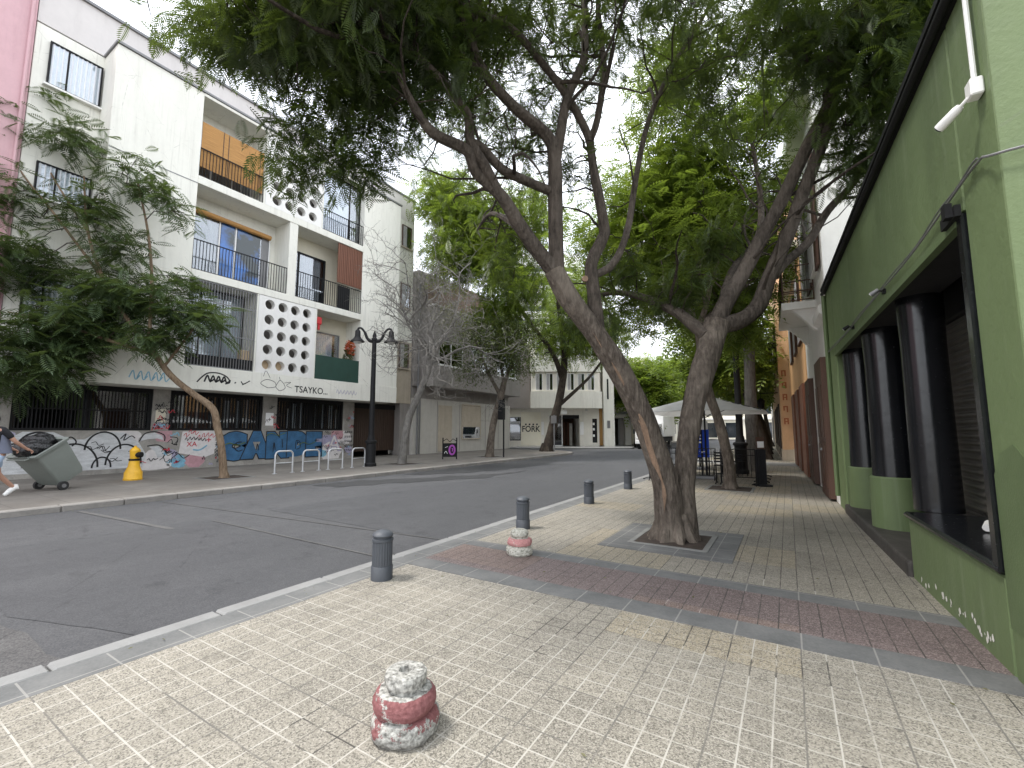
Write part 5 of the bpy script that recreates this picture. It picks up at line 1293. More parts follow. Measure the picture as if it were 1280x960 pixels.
pit(-14.6, 21.15, 1.3, 'd', 'dark earth pit round the small leafy tree'); pit(-1.35, 12.9, 1.1, 'e', 'earth pit round the slim leaning tree beside the terrace', 'soil')

# ================================================================== TERRACE: parasols, railings, tables, banner
def parasol(x, y, half, ze, za, label):
    t = thing('parasol', label, 'parasol', (x, y, 0), 'white square parasols')
    mb = MB(); n = 6; vs = []
    def hz(i, j):
        a, b_ = abs(i) / n, abs(j) / n; m = max(a, b_); return za - (za - ze) * (m ** .92) - .05 * m * (1 - abs(a - b_)) * (1 - m * .2)
    for side in (0, .018):
        for i in range(-n, n + 1):
            for j in range(-n, n + 1): vs.append((x + half * i / n, y + half * j / n, hz(i, j) - side))
    m = 2 * n + 1; f = [(i * m + j, (i + 1) * m + j, (i + 1) * m + j + 1, i * m + j + 1) for i in range(2 * n) for j in range(2 * n)]
    mb.add(vs, f + [tuple(k + m * m for k in q)[::-1] for q in f], True); can = build('canopy', mb, M['canvas'], t, normals=False)
    for sx, sy in ((1, 1), (1, -1), (-1, 1), (-1, -1)):
        mb = MB(); mb.tube([Vector((x, y, za - .06)), Vector((x + sx * half * .97, y + sy * half * .97, ze - .03))], .012, 6); mb.tube([Vector((x, y, ze - .2)), Vector((x + sx * half * .5, y + sy * half * .5, (za + ze) / 2 - .07))], .010, 6); build('rib', mb, M['black_metal'], t)
    mb = MB(); mb.tube([Vector((x, y, .05)), Vector((x, y, za + .06))], .03, 10); build('pole', mb, M['black_metal'], t)
    mb = MB(); mb.box(x - .28, x + .28, y - .28, y + .28, .002, .08); build('base', mb, M['grey_metal'], t, bevel=.01)
    return t
parasol(-2.25, 15.3, 1.72, 2.09, 2.66, 'white square parasol nearest, over the railed terrace')
parasol(-3.0, 18.9, 1.5, 2.15, 2.62, 'white square parasol standing behind the nearer one')

bar = thing('barrier', '', 'barrier', (-2.65, 13.85, 0), 'black railings round the terrace')
x, y = -2.65, 13.85; L = .86
mb = MB(); mb.tube([Vector((x, y, .06)), Vector((x, y, .98)), Vector((x + L, y, .98)), Vector((x + L, y, .06))], .018, 8); mb.tube([Vector((x, y, .22)), Vector((x + L, y, .22))], .014, 6); mb.tube([Vector((x, y, .82)), Vector((x + L, y, .82))], .010, 6); build('frame', mb, M['black_metal'], bar)
mb = MB()
for k in range(1, 8): mb.tube([Vector((x + L * k / 8, y, .22)), Vector((x + L * k / 8, y, .98))], .008, 6)
build('infill', mb, M['black_metal'], bar)
for q in (0, L):
    mb = MB(); mb.tube([Vector((x + q, y - .2, .025)), Vector((x + q, y - .1, .06)), Vector((x + q, y + .1, .06)), Vector((x + q, y + .2, .025))], .018, 6); build('foot', mb, M['black_metal'], bar)
bar['label'] = 'black terrace railing between the forked trunk and the slim leaning tree'
for (xx, yy, rz, lb) in ((-1.66, 13.85, 0, 'black terrace railing just right of the slim leaning tree'), (-.72, 13.9, PI / 2, 'first side railing of the terrace along the pavement'), (-.72, 14.85, PI / 2, 'second side railing of the terrace along the pavement'), (-.72, 15.8, PI / 2, 'third side railing of the terrace along the pavement'),
                         (-3.62, 13.85, 0, 'front terrace railing hidden behind the forked tree'), (-3.66, 13.9, PI / 2, 'kerb side railing at the near corner of the terrace'), (-3.66, 14.9, PI / 2, 'kerb side railing in the middle of the terrace'), (-3.66, 15.9, PI / 2, 'kerb side railing at the far end of the terrace')):
    dup(bar, (xx, yy, 0), rz, lb)

def make_chair(x, y):
    t = thing('chair', '', 'chair', (x, y, 0), 'black chairs on the terrace')
    mb = MB(); mb.box(x - .2, x + .2, y - .2, y + .2, .44, .465); build('seat', mb, M['black_metal'], t, bevel=.01)
    mb = MB()
    for k in range(4): mb.box(x - .19, x + .19, y + .19, y + .21, .55 + k * .085, .60 + k * .085)
    build('backrest', mb, M['black_metal'], t)
    for sx, sy in ((1, 1), (1, -1), (-1, 1), (-1, -1)):
        mb = MB(); mb.tube([Vector((x + sx * .2, y + sy * .21, 0)), Vector((x + sx * .185, y + sy * .185, .44 if sy < 0 else .9))], .013, 6); build('leg', mb, M['black_metal'], t)
    return t
ch = make_chair(-2.9, 14.7); ch['label'] = 'black terrace chair at the near table, kerb side'
for xx, yy, rz, lb in ((-1.75, 14.9, PI, 'black terrace chair at the near table, pavement side'), (-2.5, 16.6, 2.2, 'black terrace chair at the farther table, turned sideways'), (-1.5, 16.9, 3.9, 'black terrace chair at the farther table, beside the street lamp')):
    dup(ch, (xx, yy, 0), rz, lb)
def table(x, y, lb):
    t = thing('cafe_table', lb, 'table', (x, y, 0), 'small tables on the terrace')
    mb = MB(); mb.lathe([(.33, .72), (.35, .73), (.35, .745), (.33, .75)], (x, y, 0), 24); build('tabletop', mb, M['galv'], t)
    mb = MB(); mb.tube([Vector((x, y, .03)), Vector((x, y, .72))], .03, 8); build('leg', mb, M['black_metal'], t)
    mb = MB(); mb.lathe([(.24, .002), (.24, .02), (.05, .05)], (x, y, 0), 16); build('base', mb, M['black_metal'], t)
table(-2.75, 15.0 + .35, 'small round terrace table near the blue banner'); table(-2.0, 17.1, 'small round terrace table farther back by the street lamp')

bn = thing('banner_stand', 'tall blue banner with white lettering standing behind the terrace railing', 'banner', at(879, 590, 14.2))
bn.location.z = 0; q = bn.location; BF = Frame(q.x, q.y, CY_, SY_, SY_, -CY_)
def bz(v): return CAMH + (538 - v) * 14.2 / FPX
mb = MB(BF); mb.box(-.30, .22, -.01, .01, bz(571), bz(537)); build('cloth', mb, M['banner_blue'], bn)
mb = MB(BF); mb.box(-.02, .20, -.01, .01, bz(537) + .002, bz(526)); build('top_panel', mb, M['camera_white'], bn)
mb = MB(BF); mb.box(-.05, .01, -.012, .016, bz(571), bz(537) ); build('seam', mb, M['cloth_black'], bn)
text_part('lettering', 'E', BF, -.12, bz(549), .36, .018, M['pure_white'], bn, off=.03)
mb = MB(BF)
for k in range(6): mb.box(-.27 + k * .075 + .012 * (k % 2), -.225 + k * .075, .012, .018, bz(565.5) + .02 * (k % 3), bz(563.5) - .01 * (k % 2))
build('small_print', mb, M['pure_white'], bn)
for a in (-.28, -.02, .2):
    mb = MB(BF); mb.tube([Vector(BF(a, 0, 0.0)), Vector(BF(a, 0, bz(571)))], .025, 6); build('leg', mb, M['black_metal'], bn)

# menu stand at the railing end
ms = thing('menu_stand', 'dark menu stand with a pale sheet at the end of the terrace railing', 'menu stand', (-.66, 14.0, 0)); q = ms.location; BF = Frame(q.x, q.y, CY_, SY_, SY_, -CY_)
mb = MB(BF); mb.box(-.13, .13, -.05, .0, .05, .98); mb.box(-.16, .16, -.2, .2, .0, .05); build('post', mb, M['cloth_black'], ms, bevel=.01)
mb = MB(BF); mb.prism([(-.11, 1.0), (.11, 1.0), (.11, 1.32), (-.11, 1.32)], -.04, -.01, 'az'); bd = build('board', mb, M['brown_wood'], ms)
mb = MB(BF); mb.box(-.09, .09, -.009, -.004, 1.03, 1.2); build('sheet', mb, M['pure_white'], bd)

# ================================================================== TRUCK
tk = thing('delivery_truck', 'white box truck facing the viewer, parked beyond the crossing', 'truck', (-10.4, 38.6, 0))
TX0, TX1 = -11.35, -9.4; y0 = 38.7
TF_ = Frame(0, 0, 1, 0, 0, 1)
mb = MB(TF_); mb.prism([(y0, .42), (y0 + .02, 1.05), (y0 + .30, 1.95), (y0 + .55, 2.08), (y0 + 1.65, 2.08), (y0 + 1.65, .42)], TX0, TX1, 'dz'); cab = build('cab', mb, M['truck_white'], tk, bevel=.05, seg=2)
mb = MB(TF_); mb.prism([(y0 + .02, 1.10), (y0 + .272, 1.88), (y0 + .30, 1.87), (y0 + .05, 1.09)], TX0 + .13, TX1 - .13, 'dz'); mb.v = [(p[0], p[1] - .035, p[2] + .01) for p in mb.v]; build('windscreen', mb, M['windscreen'], tk)
mb = MB(TF_); mb.prism([(y0 + .28, 1.12), (y0 + .5, 1.85), (y0 + 1.3, 1.85), (y0 + 1.3, 1.12)], TX1 + .004, TX1 + .02, 'dz'); build('side_window', mb, M['windscreen'], tk)
mb = MB(TF_); mb.box(TX0 - .1, TX1 + .1, y0 + 1.8, y0 + 6.2, .95, 3.15); build('cargo_box', mb, M['truck_white'], tk, bevel=.03)
mb = MB(TF_); mb.box(TX0 + .1, TX1 - .1, y0 + 1.6, y0 + 6.1, .5, .94); build('chassis', mb, M['rubber'], tk)
mb = MB(TF_); mb.box(TX0 + .02, TX1 - .02, y0 - .08, y0 + .1, .35, .62); build('bumper', mb, M['truck_white'], tk, bevel=.02)
mb = MB(TF_); mb.box(TX0 + .55, TX1 - .55, y0 - .012, y0 + .02, .72, .92); build('grille', mb, M['rubber'], tk)
for xx in (TX0 + .28, TX1 - .28):
    mb = MB(TF_); mb.box(xx - .2, xx + .2, y0 - .02, y0 + .02, .70, .88); build('headlight', mb, M['lamp_glass'], tk, bevel=.02)
for xx, sgn_ in ((TX0, -1), (TX1, 1)):
    mb = MB(TF_); mb.box(xx + sgn_ * .12 - .07, xx + sgn_ * .12 + .07, y0 + .1, y0 + .16, 1.2, 1.6); mb.box(min(xx, xx + sgn_ * .1), max(xx, xx + sgn_ * .1), y0 + .12, y0 + .15, 1.55, 1.58); build('mirror', mb, M['rubber'], tk)
    for yy in (y0 + .85, y0 + 4.8):
        c = Vector((xx - sgn_ * .12, yy, .28)); mb = MB(); mb.tube([c - Vector((.11, 0, 0)), c + Vector((.11, 0, 0))], .40, 22); wh = build('wheel', mb, M['rubber'], tk)
        mb = MB(); mb.tube([c - Vector((.115, 0, 0)), c + Vector((.115, 0, 0))], .2, 14); build('hub', mb, M['grey_metal'], wh)
mb = MB(TF_); mb.box(-10.6, -10.15, y0 - .092, y0 - .083, .42, .54); build('number_plate', mb, M['pure_white'], tk)
# ================================================================== TREES
def frond_template(npairs, wid, droop=.18, plen=.30):
    """one feathery compound leaf of unit length along +x: a thin stalk and paired pinnae"""
    vs, fs = [], []
    def q(a, b_, c, d): 
        k = len(vs); vs.extend((a, b_, c, d)); fs.append((k, k + 1, k + 2, k + 3))
    def z(x): return -droop * x * x
    q((0, -.006, 0), (1, -.002, z(1)), (1, .002, z(1)), (0, .006, 0))
    for i in range(npairs):
        x = .14 + .82 * i / (npairs - 1); L = plen * (math.sin(PI * (.16 + .78 * (i / (npairs - 1)))) ** .8)
        for s in (-1, 1):
            dx, dy = L * .62, s * L * .78
            tip = (x + dx, dy, z(x) - .10 * L); w2 = wid * .5
            mx, my = x + dx * .45, dy * .45
            q((x, 0, z(x)), (mx - w2 * .8, my + s * w2 * .5, z(x) + .01), tip, (mx + w2 * .8, my - s * w2 * .5, z(x) + .01))
    q((.96, 0, z(.96)), (1.03, -wid * .4, z(1)), (1.16, 0, z(1.1)), (1.03, wid * .4, z(1)))
    return np.array(vs, float), np.array(fs, int)
T_NEAR = frond_template(10, .055); T_MID = frond_template(7, .085); T_FAR = frond_template(4, .16, .25, .38)
def leaf_template():
    vs = [(0, 0, 0), (.45, -.19, .02), (1, 0, -.1), (.45, .19, .02)]
    return np.array(vs, float), np.array([(0, 1, 2, 3)])
T_LEAF = leaf_template()

def scatter(name, tmpl, pos, az, el, roll, size, mat, parent):
    """a mesh of many leaves: template laid along direction (az, el), turned by roll, scaled"""
    T, F = tmpl; N, n = len(pos), len(T)
    ca, sa, ce, se = np.cos(az), np.sin(az), np.cos(el), np.sin(el)
    X = np.stack([ca * ce, sa * ce, se], 1); Y0 = np.stack([-sa, ca, np.zeros(N)], 1); Z0 = np.cross(X, Y0)
    cr, sr = np.cos(roll)[:, None], np.sin(roll)[:, None]
    Y = Y0 * cr + Z0 * sr; Z = -Y0 * sr + Z0 * cr
    V = pos[:, None, :] + size[:, None, None] * (T[None, :, 0:1] * X[:, None, :] + T[None, :, 1:2] * Y[:, None, :] + T[None, :, 2:3] * Z[:, None, :])
    off = np.array(root_loc(parent)); V = (V - off).reshape(-1, 3)
    faces = (F[None] + (np.arange(N) * n)[:, None, None]).reshape(-1, 4)
    me = bpy.data.meshes.new(name); nf = len(faces)
    me.vertices.add(len(V)); me.vertices.foreach_set('co', V.astype(np.float32).ravel())
    me.loops.add(nf * 4); me.loops.foreach_set('vertex_index', faces.ravel().astype(np.int32))
    me.polygons.add(nf); me.polygons.foreach_set('loop_start', (np.arange(nf) * 4).astype(np.int32)); me.polygons.foreach_set('loop_total', np.full(nf, 4, np.int32))
    me.update(calc_edges=True); me.materials.append(M[mat])
    o = bpy.data.objects.new(name, me); COL.objects.link(o); o.parent = parent
    return o

def limb_pts(P, n=5): return catmull([Vector(p) for p in P], n)
def limb(mb, P, r, n=9, wob=.12, k=5):
    """P: points, r: radii at those points -> smooth tapering limb"""
    pts = limb_pts(P, k); rr = []
    for i in range(len(P) - 1):
        for j in range(k): rr.append(r[i] + (r[i + 1] - r[i]) * j / k)
    rr.append(r[-1]); mb.tube(pts, rr, n, True, True, wob); return pts

def crown_clusters(blobs):
    """blobs: (centre, radii, count) -> cluster centres near the outside of each ellipsoid and through its volume"""
    out = []
    for c, rad, n in blobs:
        d = rng.normal(size=(n, 3)); d /= np.linalg.norm(d, axis=1)[:, None]
        r = rng.random(n) ** (1 / 2.2)
        out.append(np.array(c)[None] + d * r[:, None] * np.array(rad)[None])
    return np.concatenate(out)

def foliage(parent, centres, tmpl, mat, per=9, size=(.34, .5), droop=(-.9, .35), spread=.16, name='crown'):
    N = len(centres)
    pos = np.repeat(centres, per, 0) + rng.normal(size=(N * per, 3)) * spread
    az = rng.random(N * per) * 2 * PI; el = rng.uniform(droop[0], droop[1], N * per); roll = rng.normal(size=N * per) * .35
    sz = rng.uniform(size[0], size[1], N * per)
    return scatter(name, tmpl, pos, az, el, roll, sz, mat, parent)

def twigs(mb, limbs, centres, r0=.014, n=4, maxlen=9e9, every=1):
    """branchwork: each leaf cluster joins the nearest limb point or an already joined cluster, so the twigs fork as they go out"""
    L = np.array([tuple(p) for l in limbs for p in l]); C = centres[::every]; N = len(C)
    use = np.zeros(len(L)); nodes = L.copy(); depth = np.zeros(len(L)); kids = np.zeros(len(L))
    d0 = np.array([np.min(np.linalg.norm(L - c[None], axis=1)) for c in C])
    for q in np.argsort(d0):
        c = C[q]; v = c[None] - nodes; d = np.linalg.norm(v, axis=1)
        cost = d + .12 * depth + .30 * np.maximum(0, kids - 1) + np.where(nodes[:, 2] > c[2] + .6, 1.0, 0)
        k = int(np.argmin(cost)); a, b_ = Vector(nodes[k]), Vector(c); ln = d[k]; kids[k] += 1
        nodes = np.vstack([nodes, c[None]]); depth = np.append(depth, depth[k] + 1); kids = np.append(kids, 0)
        if ln < .10 or ln > maxlen: continue
        m1 = a.lerp(b_, .4) + Vector(rng.normal(size=3)) * ln * .07 + Vector((0, 0, ln * .07)); m2 = a.lerp(b_, .75) + Vector(rng.normal(size=3)) * ln * .05 + Vector((0, 0, ln * .05))
        r = r0 * max(.35, 1.35 - .22 * depth[k])
        mb.tube([a, m1, m2, b_], [r, r * .85, r * .7, r * .5], n, False)

# ---------------- the big forked tree on the near pavement
bt = thing('tree', 'big forked tree with two leaning trunks and dark feathery leaves on the near pavement', 'tree', (-1.42, 6.53, 0), 'street trees on the near pavement')
mb = MB(); limbs = []
def px(*P): return [at(*p) for p in P]
LT = [(838, 679, 6.28), (836, 640, 6.27), (831, 600, 6.25), (809, 535, 6.2), (777, 468, 6.1), (745, 418, 6.05), (712, 374, 6.0), (692, 338, 5.95)]
RT = [(857, 679, 6.34), (857, 640, 6.36), (856, 600, 6.4), (864, 520, 6.5), (883, 448, 6.6), (896, 404, 6.7)]
limbs.append(limb(mb, px(*LT), [.235, .195, .175, .165, .155, .15, .145, .14], 16, .14)); limbs.append(limb(mb, px(*RT), [.185, .15, .138, .155, .175, .19], 16, .14))
# root flare
for k in range(9):
    an = k * 2 * PI / 9 + .3; c = Vector((-1.42, 6.53, 0)); e = c + Vector((math.cos(an) * .35, math.sin(an) * .32, -.03)); mb.tube([c + Vector((math.cos(an) * .14, math.sin(an) * .12, .36)), c + Vector((math.cos(an) * .22, math.sin(an) * .21, .12)), e], [.07, .085, .04], 8, True, True, .2)
br = [
 ([(694, 342, 5.96), (655, 290, 5.75), (628, 247, 5.55), (596, 216, 5.35), (583, 188, 5.2), (540, 165, 4.95), (515, 128, 4.8), (497, 92, 4.6)], [.135, .115, .10, .09, .082, .07, .05, .035]),
 ([(622, 240, 5.5), (606, 208, 5.3), (588, 176, 5.2), (583, 140, 5.1), (546, 94, 4.9), (506, 58, 4.7), (440, 22, 4.4)], [.085, .078, .07, .062, .055, .045, .03]),
 ([(695, 338, 5.95), (694, 242, 5.9), (693, 198, 5.85), (684, 170, 5.8), (641, 132, 5.5), (606, 92, 5.3), (585, 42, 5.1), (560, -30, 4.9)], [.135, .118, .11, .095, .08, .07, .055, .04]),
 ([(693, 205, 5.85), (700, 170, 5.85), (709, 122, 5.9), (729, 75, 5.95), (731, 28, 6.0), (728, -60, 6.1)], [.10, .085, .078, .068, .055, .04]),
 ([(690, 240, 5.9), (655, 225, 5.7), (627, 211, 5.5), (604, 186, 5.3), (592, 178, 5.2)], [.08, .075, .07, .065, .055]),
 ([(748, 425, 6.05), (742, 365, 6.1), (739, 330, 6.15), (752, 300, 6.2), (755, 283, 6.2), (742, 212, 6.2), (735, 170, 6.15), (709, 121, 5.9), (677, 78, 5.6), (638, 35, 5.3), (588, 12, 5.0), (520, -20, 4.6)], [.125, .11, .105, .10, .09, .075, .07, .065, .058, .05, .045, .03]),
 ([(736, 178, 6.15), (746, 152, 6.2), (755, 92, 6.3), (752, 52, 6.35), (745, -20, 6.4)], [.065, .06, .055, .045, .03]),
 ([(740, 345, 6.15), (766, 330, 6.3), (784, 289, 6.5), (795, 222, 6.7), (808, 160, 6.9), (826, 113, 7.0), (848, 70, 7.1), (873, 32, 7.2), (896, -10, 7.3)], [.07, .065, .06, .055, .05, .046, .042, .036, .03]),
 ([(894, 408, 6.7), (925, 401, 6.7), (948, 382, 6.7), (960, 350, 6.7), (974, 318, 6.65), (990, 280, 6.55), (1003, 243, 6.45), (1023, 192, 6.3), (1040, 148, 6.2)], [.16, .15, .135, .125, .12, .115, .108, .10, .095]),
 ([(892, 412, 6.7), (905, 383, 6.75), (920, 357, 6.8), (936, 329, 6.8), (953, 294, 6.75), (978, 249, 6.6), (1006, 190, 6.4), (1028, 148, 6.25), (1040, 120, 6.15), (1060, 70, 5.9), (1068, 25, 5.7), (1080, -50, 5.4)], [.15, .145, .14, .132, .125, .115, .108, .11, .11, .095, .08, .05]),
 ([(1032, 150, 6.25), (1034, 103, 6.3), (1008, 76, 6.4), (990, 60, 6.5), (982, 28, 6.6), (962, -15, 6.7)], [.09, .082, .075, .065, .055, .04]),
 ([(1040, 146, 6.2), (1058, 133, 6.1), (1076, 118, 6.0), (1110, 84, 5.7)], [.06, .05, .04, .03]),
 ([(968, 345, 6.7), (982, 328, 6.75), (1010, 303, 6.8), (1036, 262, 6.8), (1068, 228, 6.7), (1085, 190, 6.5)], [.085, .08, .075, .068, .055, .035]),
 ([(884, 420, 6.62), (865, 405, 6.9), (842, 388, 7.2), (805, 372, 7.5), (770, 366, 7.8), (735, 372, 8.0)], [.12, .11, .095, .075, .055, .035]),
 ([(900, 395, 6.75), (915, 340, 7.2), (948, 295, 7.7), (950, 240, 8.2), (940, 180, 8.6)], [.09, .08, .07, .06, .04]),
]
limb_meshes = []
for P, r in br:
    m_ = MB(); limbs.append(limb(m_, px(*P), [q * .86 for q in r], 10, .10)); limb_meshes.append(m_)
# upper limbs carrying the crown beyond and above the picture
top = []
for base, end in (((606, 92, 5.3), (-4.6, 2.2, 6.6)), ((560, -30, 4.9), (-4.0, 3.4, 8.4)), ((731, -60, 6.1), (-1.9, 6.9, 9.5)), ((896, -10, 7.3), (.3, 8.5, 8.8)), ((1075, -50, 5.4), (.6, 4.6, 7.6)), ((655, 290, 5.75), (-5.6, 7.6, 5.9)), ((440, 22, 4.4), (-4.9, .8, 6.0))):
    a = at(*base); b_ = Vector(end); pts = [a, a.lerp(b_, .35) + Vector((0, 0, .25)), a.lerp(b_, .7) + Vector((.1, -.1, .25)), b_]
    m_ = MB(); limbs.append(limb(m_, pts, [.06, .05, .038, .02], 7, .1)); limb_meshes.append(m_)
blobs = [
 # (centre, radii, clusters): dense dark underside over the left half, thin hanging tips, right-hand mass
 (at(440, 15, 4.6), (.95, .95, .62), 170), (at(355, 40, 4.9), (.60, .60, .42), 75), (at(290, 45, 5.2), (.5, .5, .28), 30), (at(235, 42, 5.4), (.30, .30, .16), 8), (at(205, 32, 5.5), (.12, .12, .06), 2), (at(540, 30, 5.2), (.95, .95, .66), 125), (at(455, 105, 5.0), (.50, .50, .30), 44),
 (at(640, 20, 5.9), (1.0, 1.0, .6), 60), (at(400, 150, 5.1), (.34, .34, .2), 14), (at(355, 160, 5.2), (.2, .2, .12), 5), (at(435, 205, 5.2), (.34, .34, .10), 15), (at(385, 215, 5.2), (.25, .25, .1), 9), (at(470, 175, 5.2), (.3, .3, .2), 8), (at(345, 190, 5.3), (.12, .12, .05), 2), (at(560, 120, 5.2), (.5, .5, .36), 22), (at(505, 150, 5.2), (.35, .35, .25), 8),
 (at(700, 100, 6.3), (.9, .9, .6), 18), (at(640, 165, 6.2), (.55, .55, .36), 14), (at(700, 215, 6.4), (.45, .45, .3), 10), (at(760, 15, 6.4), (.9, .9, .5), 34), (at(880, 20, 7.0), (1.2, 1.2, .7), 36), (at(1000, 20, 6.4), (1.0, 1.0, .7), 60),
 (at(1110, 40, 5.3), (.75, .75, .8), 110), (at(1095, 130, 5.7), (.5, .5, .5), 55), (at(1075, 205, 6.2), (.42, .42, .34), 30), (at(1150, -20, 5.0), (.8, .8, .6), 60), (at(1035, 60, 6.2), (.6, .6, .5), 45), (at(940, 160, 8.4), (.7, .7, .5), 16), (at(960, 240, 8.2), (.6, .6, .6), 8),
 (at(740, 400, 7.6), (.55, .55, .28), 26), (at(850, 360, 7.4), (.5, .5, .35), 34), (at(900, 300, 7.4), (.5, .5, .35), 24), (at(640, 330, 7.6), (.5, .5, .5), 16), (at(850, 120, 7.4), (.8, .8, .5), 10), (at(780, 330, 7.2), (.4, .4, .3), 12),
 # crown above the picture: unseen clusters, some added to shade the pavement
 ((-3.4, 2.6, 7.2), (2.6, 2.4, 1.3), 170), ((-1.5, 6.0, 8.7), (3.2, 3.0, 1.5), 190), ((.2, 4.0, 7.4), (1.6, 2.0, 1.1), 70), ((-5.0, 6.6, 7.4), (1.8, 2.4, 1.3), 80), ((-.6, 9.2, 8.8), (2.0, 1.8, .9), 40), ((.0, 7.0, 7.4), (1.6, 2.2, .9), 90)]
cc = crown_clusters(blobs)
tw_ = MB(); twigs(tw_, limbs, cc, .012, 4, 3.2)
# secondary branches crossing through the crown
for _ in range(70):
    l = limbs[2 + int(rng.integers(0, len(limbs) - 2))]; i0 = int(rng.integers(len(l) // 4, len(l) - 1)); a = Vector(l[i0]); t0 = (Vector(l[i0 + 1]) - a).normalized()
    dv = (t0 * .8 + Vector(rng.normal(size=3)) * .55 + Vector((0, 0, .18))).normalized(); ln = rng.uniform(1.0, 2.2); p = [a]
    for s_ in range(6): dv = (dv + Vector(rng.normal(size=3)) * .20).normalized(); p.append(p[-1] + dv * ln / 6)
    if p[-1].z < 3.3: continue
    r_ = rng.uniform(.018, .032); tw_.tube(p, [r_ * (1 - .75 * k / 6) for k in range(7)], 6, False)
# loose bare twigs inside the crown
for _ in range(150):
    l = limbs[2 + int(rng.integers(0, len(limbs) - 2))]; a = Vector(l[int(rng.integers(len(l) // 3, len(l)))]); dv = Vector(rng.normal(size=3)); dv.z = abs(dv.z) * .4 - .25; dv.normalize(); ln = rng.uniform(.5, 1.3)
    p = [a]; 
    for s in range(4): dv = (dv + Vector(rng.normal(size=3)) * .35).normalized(); p.append(p[-1] + dv * ln / 4)
    tw_.tube(p, [.012, .009, .007, .005, .003], 4, False)
trunk = build('trunk', mb, M['bark'], bt, normals=False); build('branchwork', tw_, M['bark_dark'], bt, normals=False)
for m_ in limb_meshes: build('branch', m_, M['bark_backlit'], bt, normals=False)
foliage(bt, cc, T_NEAR, 'leaf_near', 10, (.22, .36), (-1.2, .3), .14)
# bare orange wood where the bark has gone, on the street side of the left trunk
mb = MB(); pts = [at(*p) for p in LT[1:6]]
for i in range(len(pts)):
    rr = (.245, .225, .215, .195, .19)[i]
sc_ = limb_pts(pts, 6); left = Vector((-CY_, -SY_, 0)); back = Vector((SY_, -CY_, 0)); vs = []; m = len(sc_)
for i, p in enumerate(sc_):
    t = i / (m - 1); rr = .195 - .045 * min(1, t * 1.3); wv = .34 * math.sin(PI * min(1, max(0, t))) * max(.15, 1 + 1.1 * mnoise.noise(p * 4))
    for k in range(5):
        an = -.62 + .22 * mnoise.noise(p * 3 + Vector((5, 0, 0))) + (k / 4 - .5) * wv; dv = back * math.cos(an) + left * -math.sin(an); vs.append(p + dv * (rr * 1.045 + .006 * math.sin(PI * k / 4)))
mb.add(vs, [(i * 5 + k, i * 5 + k + 1, (i + 1) * 5 + k + 1, (i + 1) * 5 + k) for i in range(m - 1) for k in range(4)], True); build('bare_wood', mb, M['bare_wood'], trunk, normals=False)
c = at(731, 349, 5.98); mb = MB(); mb.tube([c, c + back * .03], [.045, .042], 14); build('pruning_scar', mb, M['bare_wood'], trunk)

# ---------------- generic trees
def tree(label, base, trunk_pts, trunk_r, forks, blobs, tmpl, mat, bark, group, per=8, size=(.4, .6), spread=.2, tw=.02, droop=(-.9, .4), nm='tree', loc=None, every=1):
    t = thing(nm, label, 'tree', base, group); mb = MB(); L = [limb(mb, trunk_pts, trunk_r, 12, .12)]
    for P, r in forks: L.append(limb(mb, P, r, 7, .1))
    b = Vector(base)
    for k in range(6):
        an = k * PI / 3 + .2; r0 = trunk_r[0] * .85; mb.tube([b + Vector((math.cos(an) * r0 * .6, math.sin(an) * r0 * .6, r0 * 1.6)), b + Vector((math.cos(an) * r0 * .95, math.sin(an) * r0 * .95, r0 * .5)), b + Vector((math.cos(an) * r0 * 1.45, math.sin(an) * r0 * 1.45, -.03))], [r0 * .35, r0 * .4, r0 * .16], 6, True, True, .2)
    cc = crown_clusters(blobs) if blobs else None
    build('trunk', mb, M[bark], t, normals=False)
    if cc is not None: t2 = MB(); twigs(t2, L, cc, tw, 4, 6, every); build('branchwork', t2, M['bark_dark'], t, normals=False)
    if cc is not None: foliage(t, cc, tmpl, mat, per, size, droop, spread)
    return t
def spread_forks(p, r, n, length, up=.75, seed=0, sub=2):
    """a fan of forks from p"""
    rg = np.random.default_rng(seed); out = []
    for k in range(n):
        an = 2 * PI * k / n + rg.uniform(-.4, .4); dv = Vector((math.cos(an) * (1 - up * .5), math.sin(an) * (1 - up * .5), up)).normalized(); q = Vector(p); P = [q]
        for s in range(4): dv = (dv + Vector(rg.normal(size=3)) * .18 + Vector((0, 0, -.03))).normalized(); P.append(P[-1] + dv * length / 4 * rg.uniform(.8, 1.2))
        out.append((P, [r, r * .8, r * .6, r * .42, r * .2]))
        for s in range(sub):
            i = 1 + s % 3; d2 = (P[i + 1] - P[i]).normalized(); d2 = (d2 + Vector(rg.normal(size=3)) * .6).normalized(); a = P[i]
            out.append(([a, a + d2 * length * .25, a + (d2 + Vector(rg.normal(size=3)) * .15) * length * .5], [r * .5, r * .35, r * .15]))
    return out

